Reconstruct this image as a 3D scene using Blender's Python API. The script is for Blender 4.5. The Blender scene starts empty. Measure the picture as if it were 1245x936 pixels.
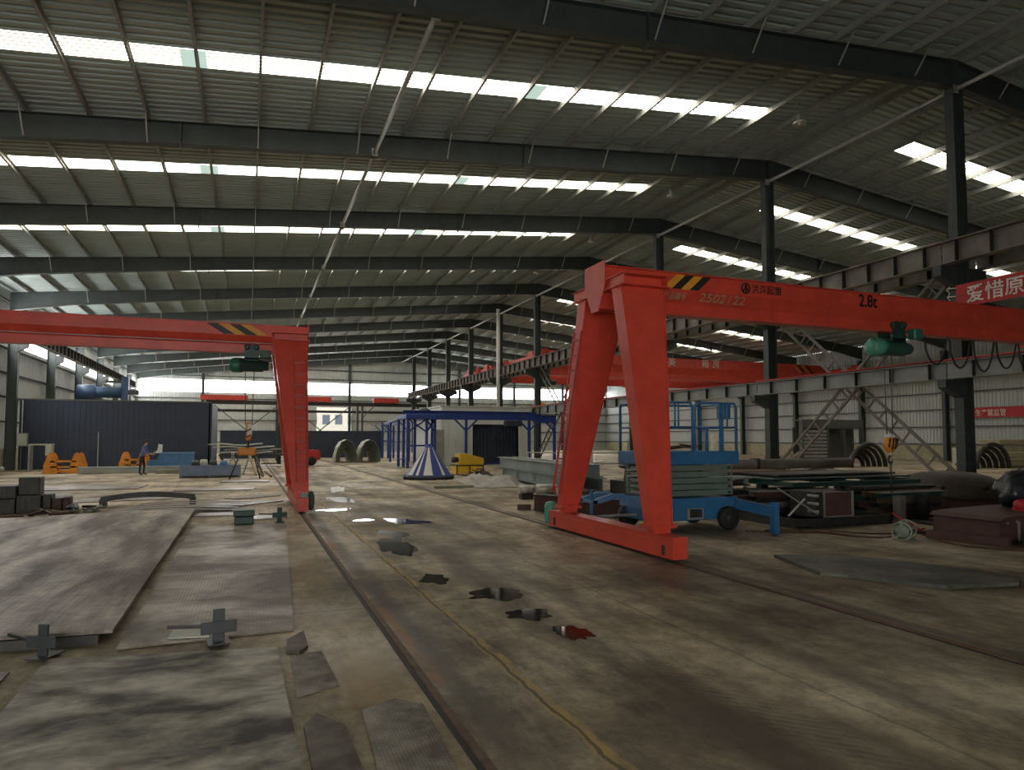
import bpy, math, random
from mathutils import Matrix, Vector, noise
R = random.Random(7)
C = bpy.context.scene.collection
PI = math.pi
MW = {}                                   # world matrix of every object made here

# ------------------------------------------------------------------ mesh collector
class MB:
    def __init__(s): s.v = []; s.f = []; s.m = []; s.mi = 0; s.sm = []; s.smooth = False
    def add(s, vs, fs):
        b = len(s.v); s.v += [Vector(p) for p in vs]
        for f in fs: s.f.append([b + i for i in f]); s.m.append(s.mi); s.sm.append(s.smooth)
        return s
    def box(s, x0, x1, y0, y1, z0, z1):
        return s.add([(x0,y0,z0),(x1,y0,z0),(x1,y1,z0),(x0,y1,z0),(x0,y0,z1),(x1,y0,z1),(x1,y1,z1),(x0,y1,z1)],
                     [(3,2,1,0),(4,5,6,7),(0,1,5,4),(1,2,6,5),(2,3,7,6),(3,0,4,7)])
    def bbox(s, x0, x1, y0, y1, z0, z1, c=.01):   # box with chamfered vertical and top edges
        def ring(i, z): return [(x0+i,y0,z),(x1-i,y0,z),(x1,y0+i,z),(x1,y1-i,z),(x1-i,y1,z),(x0+i,y1,z),(x0,y1-i,z),(x0,y0+i,z)]
        def ring2(z): return [(x0+c,y0+c,z),(x1-c,y0+c,z),(x1-c,y0+c,z),(x1-c,y1-c,z),(x1-c,y1-c,z),(x0+c,y1-c,z),(x0+c,y1-c,z),(x0+c,y0+c,z)]
        return s.rings([ring2(z0), ring(c,z0+c), ring(c,z1-c), ring2(z1)])
    def rings(s, rr, cap=True, close=True):
        n = len(rr[0]); vs = [p for r in rr for p in r]; fs = []
        for k in range(len(rr)-1):
            for i in range(n if close else n-1):
                j = (i+1) % n; fs.append((k*n+i, k*n+j, (k+1)*n+j, (k+1)*n+i))
        if cap: fs.append(tuple(range(n))[::-1]); fs.append(tuple((len(rr)-1)*n+i for i in range(n)))
        return s.add(vs, fs)
    def prism(s, poly, axis, a, b):
        def P(p, t):
            if axis == 'x': return (t, p[0], p[1])
            if axis == 'y': return (p[0], t, p[1])
            return (p[0], p[1], t)
        return s.rings([[P(p,a) for p in poly],[P(p,b) for p in poly]])
    def bar(s, p, q, w, h=None, up=(0,0,1)):
        h = h or w; p = Vector(p); q = Vector(q); d = (q-p).normalized(); up = Vector(up)
        if abs(d.dot(up)) > .95: up = Vector((1,0,0))
        r = d.cross(up).normalized(); u = r.cross(d).normalized()
        o = [(-w/2,-h/2),(w/2,-h/2),(w/2,h/2),(-w/2,h/2)]
        return s.rings([[p+r*a+u*b for a,b in o],[q+r*a+u*b for a,b in o]])
    def ibar(s, p, q, w, h, tf=.025, tw=.015, up=(0,0,1)):   # I section from p to q
        p = Vector(p); q = Vector(q); d = (q-p).normalized(); up = Vector(up)
        if abs(d.dot(up)) > .95: up = Vector((1,0,0))
        r = d.cross(up).normalized(); u = r.cross(d).normalized(); a = w/2; b = h/2; t = tw/2
        o = [(-a,-b),(a,-b),(a,-b+tf),(t,-b+tf),(t,b-tf),(a,b-tf),(a,b),(-a,b),(-a,b-tf),(-t,b-tf),(-t,-b+tf),(-a,-b+tf)]
        return s.rings([[p+r*x+u*y for x,y in o],[q+r*x+u*y for x,y in o]])
    def cbar(s, p, q, w, h, t=.015, up=(0,0,1), flip=1):     # C section
        p = Vector(p); q = Vector(q); d = (q-p).normalized(); up = Vector(up)
        if abs(d.dot(up)) > .95: up = Vector((1,0,0))
        r = d.cross(up).normalized()*flip; u = r.cross(d).normalized()*flip; a = w/2; b = h/2
        o = [(-a,-b),(a,-b),(a,-b+t),(-a+t,-b+t),(-a+t,b-t),(a,b-t),(a,b),(-a,b)]
        return s.rings([[p+r*x+u*y for x,y in o],[q+r*x+u*y for x,y in o]])
    def tube(s, p, q, r, n=10, r2=None):
        return s.path([p,q], [r, r if r2 is None else r2], n)
    def path(s, pts, r, n=8):
        pts = [Vector(p) for p in pts]; rr = []; prev = None
        for i,p in enumerate(pts):
            d = (pts[min(i+1,len(pts)-1)] - pts[max(i-1,0)]).normalized()
            a = prev if prev else (Vector((0,0,1)) if abs(d.z) < .9 else Vector((1,0,0)))
            x = (a - d*a.dot(d)).normalized(); y = d.cross(x); prev = x
            k = r[i] if isinstance(r,(list,tuple)) else r
            rr.append([p + x*k*math.cos(2*PI*j/n) + y*k*math.sin(2*PI*j/n) for j in range(n)])
        o = s.smooth; s.smooth = True; s.rings(rr); s.smooth = o
        return s
    def lathe(s, prof, c=(0,0,0), axis='z', n=20):
        rr = []
        for r,h in prof:
            ring = []
            for j in range(n):
                a = 2*PI*j/n; u, v = r*math.cos(a), r*math.sin(a)
                p = {'z':(u,v,h),'x':(h,u,v),'y':(u,h,v)}[axis]
                ring.append((c[0]+p[0],c[1]+p[1],c[2]+p[2]))
            rr.append(ring)
        o = s.smooth; s.smooth = True; s.rings(rr); s.smooth = o
        return s
    def torus(s, c, R0, r, axis='z', n=24, m=8, a0=0, a1=2*PI):
        full = abs(a1-a0-2*PI) < 1e-6; pts = []
        k = n if full else n+1
        for i in range(k):
            a = a0+(a1-a0)*i/n; ring = []
            for j in range(m):
                b = 2*PI*j/m; q = R0+r*math.cos(b); u,v,h = q*math.cos(a), q*math.sin(a), r*math.sin(b)
                p = {'z':(u,v,h),'x':(h,u,v),'y':(u,h,v)}[axis]; ring.append((c[0]+p[0],c[1]+p[1],c[2]+p[2]))
            pts.append(ring)
        if full: pts.append(pts[0])
        o = s.smooth; s.smooth = True; s.rings(pts, cap=not full); s.smooth = o
        return s
    def ball(s, c, r, n=14, m=8, sc=(1,1,1)):
        rr = []
        for k in range(m+1):
            t = PI*(k+.02)/(m+.04); rr.append([(c[0]+sc[0]*r*math.sin(t)*math.cos(2*PI*j/n), c[1]+sc[1]*r*math.sin(t)*math.sin(2*PI*j/n), c[2]-sc[2]*r*math.cos(t)) for j in range(n)])
        o = s.smooth; s.smooth = True; s.rings(rr); s.smooth = o
        return s
    def build(s, name, mat, parent=None, world=True, loc=None):
        me = bpy.data.meshes.new(name)
        inv = None
        if parent is not None and world: inv = MW[parent.name].inverted()
        vs = [(inv @ p if inv else p) for p in s.v]
        if loc is not None: vs = [p - Vector(loc) for p in vs]
        me.from_pydata([tuple(p) for p in vs], [], s.f)
        for m in (mat if isinstance(mat,(list,tuple)) else [mat]): me.materials.append(m)
        me.polygons.foreach_set('material_index', s.m); me.polygons.foreach_set('use_smooth', s.sm)
        import bmesh
        bm = bmesh.new(); bm.from_mesh(me); bmesh.ops.recalc_face_normals(bm, faces=bm.faces); bm.to_mesh(me); bm.free()
        me.update()
        o = bpy.data.objects.new(name, me); C.objects.link(o)
        if parent is not None: o.parent = parent; MW[o.name] = MW[parent.name].copy()
        else:
            o.location = loc or (0,0,0); MW[o.name] = Matrix.Translation(loc or (0,0,0))
        return o

def tag(o, label, cat, group=None):
    o['label'] = label; o['category'] = cat; o['kind'] = 'thing'
    if group: o['group'] = group
    return o
def thing(name, label, cat, loc=(0,0,0), rz=0, group=None):
    o = bpy.data.objects.new(name, None); C.objects.link(o); o.location = loc; o.rotation_euler = (0,0,rz)
    o.empty_display_size = .2
    MW[o.name] = Matrix.Translation(loc) @ Matrix.Rotation(rz,4,'Z')
    return tag(o, label, cat, group)
def solid(name, mb, mat, label, cat, loc, group=None):
    return tag(mb.build(name, mat, None, True, loc), label, cat, group)
def struct(name, mb, mat, parent=None):
    o = mb.build(name, mat, parent)
    if parent is None: o['kind'] = 'structure'
    return o
def kids(o): return [c for c in bpy.data.objects if c.parent == o]
KID = {}
def dup(root, loc, rz=None, label=None, sub=True):
    r = root.copy(); C.objects.link(r); r.location = loc
    if rz is not None: r.rotation_euler = (0,0,rz)
    if label: r['label'] = label
    if root.name not in KID: KID[root.name] = [(c, kids(c)) for c in kids(root)]
    for ch, gs in KID[root.name]:
        c = ch.copy(); C.objects.link(c); c.parent = r
        for g in gs:
            d = g.copy(); C.objects.link(d); d.parent = c
    return r

# ------------------------------------------------------------------ materials
def mat(name, col, rough=.55, metal=0., var=.25, scale=3., col2=None, bump=0., bscale=60., spec=.5, stretch=(1,1,1)):
    m = bpy.data.materials.new(name); m.use_nodes = True; nt = m.node_tree; N = nt.nodes; L = nt.links
    b = N['Principled BSDF']; b.inputs['Roughness'].default_value = rough; b.inputs['Metallic'].default_value = metal
    b.inputs['Specular IOR Level'].default_value = spec
    tc = N.new('ShaderNodeTexCoord'); mp = N.new('ShaderNodeMapping'); mp.inputs['Scale'].default_value = stretch
    L.new(tc.outputs['Object'], mp.inputs['Vector'])
    n = N.new('ShaderNodeTexNoise'); n.inputs['Scale'].default_value = scale; n.inputs['Detail'].default_value = 6; n.inputs['Roughness'].default_value = .65
    L.new(mp.outputs[0], n.inputs['Vector'])
    r = N.new('ShaderNodeValToRGB'); e = r.color_ramp.elements
    c2 = col2 or tuple(max(0, c*(1-var)) for c in col); c1 = tuple(min(1, c*(1+var*.5)) for c in col)
    e[0].position = .33; e[1].position = .68; e[0].color = (*c2,1); e[1].color = (*c1,1)
    L.new(n.outputs['Fac'], r.inputs[0]); L.new(r.outputs[0], b.inputs['Base Color'])
    if bump:
        n2 = N.new('ShaderNodeTexNoise'); n2.inputs['Scale'].default_value = bscale; n2.inputs['Detail'].default_value = 4
        L.new(mp.outputs[0], n2.inputs['Vector'])
        bp = N.new('ShaderNodeBump'); bp.inputs['Strength'].default_value = bump; bp.inputs['Distance'].default_value = .02
        L.new(n2.outputs['Fac'], bp.inputs['Height']); L.new(bp.outputs[0], b.inputs['Normal'])
    return m
def emit(name, col, st, rib=0):
    m = bpy.data.materials.new(name); m.use_nodes = True; nt = m.node_tree; N = nt.nodes; L = nt.links
    b = N['Principled BSDF']; b.inputs['Base Color'].default_value = (*[c*.8 for c in col],1); b.inputs['Roughness'].default_value = .6
    b.inputs['Emission Color'].default_value = (*col,1); b.inputs['Emission Strength'].default_value = st
    return m
M = {}
M['red'] = mat('red_crane_paint', (.66,.075,.042), .36, 0, .18, 2.2, (.54,.055,.035), .05, 30)
M['red2'] = mat('faded_red_paint', (.5,.05,.035), .5, 0, .3, 2)
M['dkgreen'] = mat('dark_green_steel', (.055,.07,.068), .55, 0, .3, 1.5, (.04,.05,.049))
M['purlin'] = mat('galvanised_purlin', (.36,.38,.36), .5, .2, .25, 2)
M['tube'] = mat('light_grey_tube', (.42,.43,.40), .45, .2, .2, 3)
M['roof'] = mat('roof_sheet', (.42,.50,.475), .55, .1, .2, .35, (.34,.41,.39), stretch=(.3,1,1))
M['wall'] = mat('wall_sheet', (.50,.53,.51), .55, 0, .15, .6, (.42,.45,.435), stretch=(1,1,.3))
M['masonry'] = mat('low_wall', (.40,.37,.24), .8, 0, .25, 2)
M['girt'] = mat('girt_steel', (.10,.105,.10), .6, 0, .2, 3)
M['runway'] = mat('runway_steel', (.20,.19,.165), .6, .1, .4, 1.2, (.11,.095,.08))
M['runway_low'] = mat('runway_grey_steel', (.25,.265,.25), .55, .1, .3, 1.2)
M['rust'] = mat('rusty_steel', (.16,.10,.065), .7, .2, .4, 6, (.09,.055,.035), .2, 40)
M['black'] = mat('black_rubber', (.018,.018,.018), .7, 0, .3, 8)
M['dark'] = mat('dark_steel', (.055,.053,.05), .5, .3, .4, 5, (.028,.026,.025), .1)
M['maroon'] = mat('maroon_primer', (.10,.045,.038), .6, 0, .35, 4, (.06,.03,.028))
M['grey'] = mat('grey_steel', (.30,.32,.31), .5, .1, .25, 2.5)
M['bluegrey'] = mat('bluegrey_beam_paint', (.27,.32,.32), .5, 0, .25, 2)
M['liftblue'] = mat('lift_blue_paint', (.04,.17,.36), .4, 0, .2, 3, (.03,.13,.28))
M['liftgreen'] = mat('scissor_arm_grey_green', (.14,.19,.17), .5, 0, .2, 4)
M['frameblue'] = mat('deep_blue_paint', (.025,.055,.26), .45, 0, .2, 3)
M['cyanblue'] = mat('light_and_lit_blue_paint', (.12,.26,.48), .45, 0, .2, 3)
M['crate'] = mat('blue_grey_crate_paint', (.17,.25,.37), .5, 0, .25, 2)
M['navy'] = mat('navy_sheet', (.026,.037,.062), .6, 0, .2, .8)
M['booth'] = mat('booth_white', (.62,.66,.63), .5, 0, .12, 1)
M['yellow'] = mat('yellow_paint', (.72,.46,.03), .45, 0, .15, 3)
M['orange'] = mat('orange_paint', (.72,.27,.025), .5, 0, .2, 3)
M['hzyellow'] = mat('hazard_yellow', (.75,.34,.03), .5, 0, .15, 5)
M['hzblack'] = mat('hazard_black', (.02,.018,.016), .5)
M['green'] = mat('hoist_green', (.03,.17,.12), .4, 0, .25, 5)
M['greencap'] = mat('hoist_cap_green', (.09,.33,.24), .4, 0, .2, 5)
M['dgreen'] = mat('hoist_dark_green', (.02,.06,.05), .45, 0, .25, 5)
M['cream'] = mat('cream_paint', (.62,.57,.42), .5)
M['white'] = mat('white_paint', (.72,.72,.68), .5, 0, .12, 3)
M['concretepost'] = mat('white_post', (.62,.62,.52), .7)
M['olive'] = mat('olive_sheet', (.22,.24,.17), .55, .1, .35, 3)
M['tarp'] = mat('grey_tarp', (.38,.355,.33), .7, 0, .25, 4, None, .3, 14)
M['blacktarp'] = mat('black_film', (.022,.028,.032), .25, 0, .5, 9, None, .5, 18)
M['rope'] = mat('wire_rope', (.10,.11,.11), .5, .3)
M['hose'] = mat('brown_hose', (.10,.05,.025), .6, 0, .4, 8)
M['txtblack'] = mat('black_lettering', (.012,.01,.01), .5)
M['txtwhite'] = mat('white_lettering', (.78,.74,.66), .5)
M['txtpale'] = mat('pale_outline_lettering', (.48,.33,.22), .5)
M['banner'] = mat('banner_cloth', (.50,.025,.03), .6, 0, .15, 3)
M['skin'] = mat('skin', (.45,.28,.2), .55)
M['denim'] = mat('work_jacket_blue', (.11,.17,.36), .8)
M['trouser'] = mat('dark_trousers', (.025,.03,.05), .8)
M['hair'] = mat('dark_hair', (.015,.012,.01), .6)
M['wood'] = mat('pale_timber', (.42,.32,.2), .7)
M['sage'] = mat('sage_grey_sheet', (.45,.48,.40), .5, 0, .2, 2)
M['outer'] = mat('pale_facade', (.25,.245,.215), .7, 0, .05)
M['lampcap'] = mat('lamp_aluminium', (.6,.6,.56), .35, .4)
M['navyblue'] = mat('dull_blue_paint', (.025,.06,.13), .5, 0, .3, 3)
M['brownsteel'] = mat('brown_dull_steel', (.075,.06,.05), .6, 0, .35, 3)
M['gutter'] = mat('dark_gutter_strip', (.11,.095,.075), .6, 0, .4, 1.5, (.06,.05,.04))
M['reel'] = mat('reel_sage_paint', (.28,.33,.26), .5, 0, .25, 8)
M['rib'] = emit('skylight_rib', (.80,.68,.48), .26)
M['sky'] = emit('skylight_sheet', (1,.93,.80), 6.0)
M['skyg'] = emit('skylight_green_patch', (.50,.66,.58), .55)
M['bandw'] = emit('translucent_wall_band', (1,.98,.97), 8.0)

def floor_mat():
    m = bpy.data.materials.new('concrete_floor'); m.use_nodes = True; nt = m.node_tree; N = nt.nodes; L = nt.links
    b = N['Principled BSDF']
    tc = N.new('ShaderNodeTexCoord')
    def nz(scale, detail=6, st=(1,1,1), rough=.6, off=0):
        mp = N.new('ShaderNodeMapping'); mp.inputs['Scale'].default_value = st; mp.inputs['Location'].default_value = (off,off*.7,0)
        L.new(tc.outputs['Object'], mp.inputs[0]); n = N.new('ShaderNodeTexNoise'); n.inputs['Scale'].default_value = scale
        n.inputs['Detail'].default_value = detail; n.inputs['Roughness'].default_value = rough; L.new(mp.outputs[0], n.inputs['Vector']); return n.outputs['Fac']
    def ramp(s, *st):
        r = N.new('ShaderNodeValToRGB'); e = r.color_ramp.elements
        while len(e) < len(st): e.new(.5)
        for k,(p,c) in enumerate(st): e[k].position = p; e[k].color = (*c,1) if isinstance(c,tuple) else (c,c,c,1)
        L.new(s, r.inputs[0]); return r.outputs[0]
    def mix(f, a, c, mode='MIX'):
        x = N.new('ShaderNodeMix'); x.data_type = 'RGBA'; x.blend_type = mode
        for sock, val in ((x.inputs[0], f),(x.inputs[6], a),(x.inputs[7], c)):
            if hasattr(val,'is_output'): L.new(val, sock)
            elif isinstance(val, tuple): sock.default_value = (*val,1)
            else: sock.default_value = val
        return x.outputs[2]
    def math_(op, a, c=None):
        x = N.new('ShaderNodeMath'); x.operation = op
        for k,val in enumerate((a,c)):
            if val is None: continue
            if hasattr(val,'is_output'): L.new(val, x.inputs[k])
            else: x.inputs[k].default_value = val
        return x.outputs[0]
    base = ramp(nz(.45,8), (.38,(.17,.135,.085)), (.5,(.37,.305,.205)), (.62,(.58,.50,.37)))
    fine = ramp(nz(5,12,(1,.8,1),.85), (.38,.55), (.62,1.25))
    col = mix(1., base, fine, 'MULTIPLY')
    streak = ramp(nz(1.0,9,(1.5,.3,1),.75,3), (.38,.55), (.5,1.), (.66,1.25))    # wheel streaks along the aisle
    col = mix(1., col, streak, 'MULTIPLY')
    stain = ramp(nz(.33,7,(1,.6,1),.6,11), (.34,.38), (.44,1.))
    col = mix(.7, col, stain, 'MULTIPLY')
    sx = N.new('ShaderNodeSeparateXYZ'); L.new(tc.outputs['Object'], sx.inputs[0]); X, Y = sx.outputs[0], sx.outputs[1]
    wob = math_('MULTIPLY', math_('SUBTRACT', nz(2.2,5), .5), .12)
    def line(v, c, w, soft=.4):            # 1 on the line v = c
        d = math_('ABSOLUTE', math_('SUBTRACT', math_('ADD', v, wob), c))
        return ramp(math_('DIVIDE', d, w), (1-soft, 1.), (1., 0.))
    worn = ramp(nz(5,6,(1,.5,1),.7,5), (.4,0.), (.56,1.))
    ylw = math_('MULTIPLY', line(X, 1.95, .065), worn)
    col = mix(ylw, col, (.44,.30,.10))
    crack = line(X, 1.93, .018); col = mix(math_('MULTIPLY', crack, .8), col, (.06,.05,.04))
    for c,w in ((1.46,.17),(6.0,.14)):
        col = mix(math_('MULTIPLY', line(X, c, w, .75), ramp(nz(1.3,5,(1,.35,1),.6,41), (.3,.45), (.6,.9))), col, (.075,.062,.045))
    def track(c, w, amp, sc, seed, dark):      # worn tyre tracks along the aisle
        bend = math_('MULTIPLY', math_('SUBTRACT', nz(sc,3,(.0,1,1),.5,seed), .5), amp)
        d = math_('ABSOLUTE', math_('SUBTRACT', math_('ADD', X, bend), c))
        m_ = ramp(math_('DIVIDE', d, w), (.35,1.), (1.,0.))
        return math_('MULTIPLY', m_, ramp(nz(.8,7,(1.2,.45,1),.65,seed+5), (.42,0.), (.58,dark)))
    for args in ((2.75,.34,1.6,.16,51,.8),(3.5,.30,2.0,.14,57,.7),(4.5,.36,2.6,.12,63,.65),(6.9,.4,3.,.11,69,.6),(8.6,.5,3.,.12,75,.55)):
        col = mix(track(*args), col, (.085,.07,.047))
    w_ = N.new('ShaderNodeTexWave'); w_.inputs['Scale'].default_value = 6.5; w_.inputs['Distortion'].default_value = 2.5; w_.bands_direction = 'DIAGONAL'
    L.new(tc.outputs['Object'], w_.inputs['Vector'])
    for args in ((3.15,.22,2.0,.15,83,.16),(5.3,.22,2.4,.13,89,.1),(4.0,.2,2.2,.13,95,.14)):
        col = mix(math_('MULTIPLY', track(*args), ramp(w_.outputs['Fac'], (.45,0.), (.6,1.))), col, (.50,.44,.34))
    # rusty dust beside the left rail and between rail and plates
    rz = math_('MULTIPLY', line(X, .85, .42, .9), ramp(nz(1.1,6,(1,.4,1),.6,21), (.42,0.), (.62,.75)))
    col = mix(rz, col, (.36,.24,.10))
    rz2 = math_('MULTIPLY', line(X, 1.36, .10, .8), ramp(nz(1.6,6,(1,.3,1),.6,31), (.5,0.), (.6,.8)))
    col = mix(rz2, col, (.30,.12,.04))
    for c in (7.35, 13.4, 19.4, 25.4, 31.4, 37.4, 43.4): col = mix(math_('MULTIPLY', line(Y, c, .022, .6), .75), col, (.08,.07,.055))
    for c in (3.85, 9.4, 14.9): col = mix(math_('MULTIPLY', line(X, c, .02, .6), .5), col, (.09,.08,.065))
    L.new(col, b.inputs['Base Color'])
    ro = ramp(nz(.6,6,(1,.5,1),.6,7), (.38,.42), (.58,.72))
    L.new(ro, b.inputs['Roughness']); b.inputs['Specular IOR Level'].default_value = .35
    bp = N.new('ShaderNodeBump'); bp.inputs['Strength'].default_value = .25; bp.inputs['Distance'].default_value = .015
    L.new(nz(14,6), bp.inputs['Height']); L.new(bp.outputs[0], b.inputs['Normal'])
    return m
M['floor'] = floor_mat()

def plate_mat(name, c1, c2, c3, stretch, rough=(.25,.5), tread=0., seed=0., spots=None):
    m = bpy.data.materials.new(name); m.use_nodes = True; nt = m.node_tree; N = nt.nodes; L = nt.links; b = N['Principled BSDF']
    tc = N.new('ShaderNodeTexCoord'); mp = N.new('ShaderNodeMapping'); mp.inputs['Scale'].default_value = stretch; mp.inputs['Location'].default_value = (seed,seed,0)
    L.new(tc.outputs['Object'], mp.inputs[0])
    n = N.new('ShaderNodeTexNoise'); n.inputs['Scale'].default_value = 1; n.inputs['Detail'].default_value = 8; n.inputs['Roughness'].default_value = .62; n.inputs['Distortion'].default_value = .3
    L.new(mp.outputs[0], n.inputs['Vector'])
    r = N.new('ShaderNodeValToRGB'); e = r.color_ramp.elements; e.new(.5)
    for k,(p,c) in enumerate(((.40,c1),(.5,c2),(.62,c3))): e[k].position = p; e[k].color = (*c,1)
    L.new(n.outputs['Fac'], r.inputs[0])
    n2 = N.new('ShaderNodeTexNoise'); n2.inputs['Scale'].default_value = 7; n2.inputs['Detail'].default_value = 6; L.new(tc.outputs['Object'], n2.inputs['Vector'])
    r2 = N.new('ShaderNodeValToRGB'); r2.color_ramp.elements[0].position = .35; r2.color_ramp.elements[0].color = (.75,.75,.75,1); r2.color_ramp.elements[1].position = .65; r2.color_ramp.elements[1].color = (1.08,1.08,1.08,1)
    L.new(n2.outputs['Fac'], r2.inputs[0])
    x = N.new('ShaderNodeMix'); x.data_type = 'RGBA'; x.blend_type = 'MULTIPLY'; x.inputs[0].default_value = 1
    L.new(r.outputs[0], x.inputs[6]); L.new(r2.outputs[0], x.inputs[7]); L.new(x.outputs[2], b.inputs['Base Color'])
    rr = N.new('ShaderNodeMapRange'); rr.inputs['From Min'].default_value = .3; rr.inputs['From Max'].default_value = .7; rr.inputs['To Min'].default_value = rough[1]; rr.inputs['To Max'].default_value = rough[0]
    L.new(n.outputs['Fac'], rr.inputs[0]); L.new(rr.outputs[0], b.inputs['Roughness'])
    b.inputs['Specular IOR Level'].default_value = .35
    if tread:
        w = N.new('ShaderNodeTexWave'); w.inputs['Scale'].default_value = tread; w.inputs['Distortion'].default_value = .15; w.bands_direction = 'X'
        L.new(tc.outputs['Object'], w.inputs['Vector'])
        w2 = N.new('ShaderNodeTexWave'); w2.inputs['Scale'].default_value = tread*.55; w2.bands_direction = 'Y'; L.new(tc.outputs['Object'], w2.inputs['Vector'])
        mu = N.new('ShaderNodeMath'); mu.operation = 'MULTIPLY'; L.new(w.outputs['Fac'], mu.inputs[0]); L.new(w2.outputs['Fac'], mu.inputs[1])
        bp = N.new('ShaderNodeBump'); bp.inputs['Strength'].default_value = .5; bp.inputs['Distance'].default_value = .006
        L.new(mu.outputs[0], bp.inputs['Height']); L.new(bp.outputs[0], b.inputs['Normal'])
    return m
M['plateA'] = plate_mat('worn_wide_plate', (.10,.078,.066), (.24,.207,.178), (.44,.39,.32), (1.5,.35,1), (.34,.6), 5., 2)
M['plateB'] = plate_mat('ribbed_plate', (.10,.083,.062), (.25,.222,.172), (.50,.465,.40), (.7,.75,1), (.3,.55), 9., 5)
M['plateC'] = plate_mat('stained_plate', (.02,.017,.014), (.22,.20,.155), (.48,.455,.365), (1.1,1.9,1), (.38,.62), 0., 9)
M['plateD'] = plate_mat('dull_flat_plate', (.07,.072,.062), (.11,.112,.095), (.15,.15,.125), (1,1,1), (.35,.55), 0., 1)
M['hatch'] = plate_mat('dull_hatch', (.07,.06,.045), (.13,.115,.088), (.19,.165,.125), (2,2,1), (.5,.7), 0., 6)
M['cover'] = plate_mat('rough_cover', (.13,.115,.09), (.23,.205,.16), (.31,.28,.22), (2,2,1), (.5,.7), 14., 6)
M['scrap'] = plate_mat('scrap_sheet', (.17,.15,.14), (.28,.25,.25), (.42,.38,.38), (1,1,1), (.25,.45), 0., 4)
m = bpy.data.materials.new('water'); m.use_nodes = True; b = m.node_tree.nodes['Principled BSDF']
b.inputs['Base Color'].default_value = (.02,.016,.012,1); b.inputs['Roughness'].default_value = .06; b.inputs['IOR'].default_value = 1.33; M['water'] = m

FONT_CACHE = {}
def text_part(name, s, size, mat_, origin, right, up, parent=None, ext=.004, align='LEFT', sx=1., bold=0.):
    """lettering turned into a mesh: origin = lower left, right / up = directions of the writing"""
    cu = bpy.data.curves.new(name, 'FONT'); cu.body = s; cu.size = size; cu.extrude = ext; cu.offset = bold; cu.align_x = align; cu.resolution_u = 3
    to = bpy.data.objects.new(name + '_tmp', cu); C.objects.link(to)
    dg = bpy.context.evaluated_depsgraph_get(); dg.update()
    me = bpy.data.meshes.new_from_object(to.evaluated_get(dg)); C.objects.unlink(to); bpy.data.objects.remove(to)
    r = Vector(right).normalized(); u = Vector(up).normalized(); n = r.cross(u)
    mt = Matrix(((r.x*sx,u.x,n.x,origin[0]),(r.y*sx,u.y,n.y,origin[1]),(r.z*sx,u.z,n.z,origin[2]),(0,0,0,1)))
    if parent is not None: mt = MW[parent.name].inverted() @ mt
    me.transform(mt); me.materials.clear(); me.materials.append(mat_); me.name = name
    o = bpy.data.objects.new(name, me); C.objects.link(o)
    if parent is not None: o.parent = parent; MW[o.name] = MW[parent.name].copy()
    return o
ORD = ['first','second','third','fourth','fifth','sixth','seventh','eighth','ninth','tenth','eleventh','twelfth','thirteenth','fourteenth','fifteenth','sixteenth','seventeenth','eighteenth','nineteenth','twentieth','twenty-first','twenty-second','twenty-third','twenty-fourth']
# ================================================================== THE BUILDING
XL, XR, XC, Y0, Y1 = -12.9, 52.9, 20.0, -9.0, 93.85
FR = [13.85 + 8*k for k in range(11)]                     # frames
def zt(x): return 13.37 - .1*abs(x-XC)                    # rafter top
def zs(x): return zt(x) + .23                             # roof sheet
struct('floor', MB().box(XL-.3, XR+.3, Y0-.3, Y1+.3, -.3, 0), M['floor'])
struct('ground', MB().box(-60, 110, Y1+.3, 190, -.35, -.05), mat('yard_concrete', (.45,.43,.4), .8))
# ---- roof strips: (Y0, Y1) of each translucent strip
SY = [(18.05,18.9),(25.65,26.5),(33.05,33.95),(40.9,41.9)] + [(49.35+8*k,50.35+8*k) for k in range(6)]
SX = [(-12.2,16.65),(23.75,33.7),(36.2,46.2)]
def corr_roof():
    mb = MB(); p = .3; y = Y0; h = .075
    cuts = sorted(SY)
    while y < Y1 - 1e-6:
        ye = min(y + p, Y1)
        for c in cuts:                                     # start or end a sheet exactly on a strip edge
            for e in c:
                if y + 1e-6 < e < ye: ye = e
        mid = (y+ye)/2; inside = any(a < mid < b for a,b in cuts)
        segs = [(XL,SX[0][0]),(SX[0][1],XC),(XC,SX[1][0]),(SX[1][1],SX[2][0]),(SX[2][1],XR)] if inside else [(XL,XC),(XC,XR)]
        d = ye - y
        prof = [(y,0),(y+.5*d,0),(y+.6*d,h),(y+.9*d,h),(ye,0)] if d > .2 else [(y,0),(ye,0)]
        for a,b in segs:
            vs = []; 
            for (yy,hh) in prof: vs += [(a,yy,zs(a)+hh),(b,yy,zs(b)+hh)]
            mb.add(vs, [(2*i,2*i+1,2*i+3,2*i+2) for i in range(len(prof)-1)])
        y = ye
    mb.box(XC-.45,XC+.45,Y0,Y1,zs(XC)+.0,zs(XC)+.01)
    return mb
struct('ceiling', corr_roof(), M['roof'])
wn = 1
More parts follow.
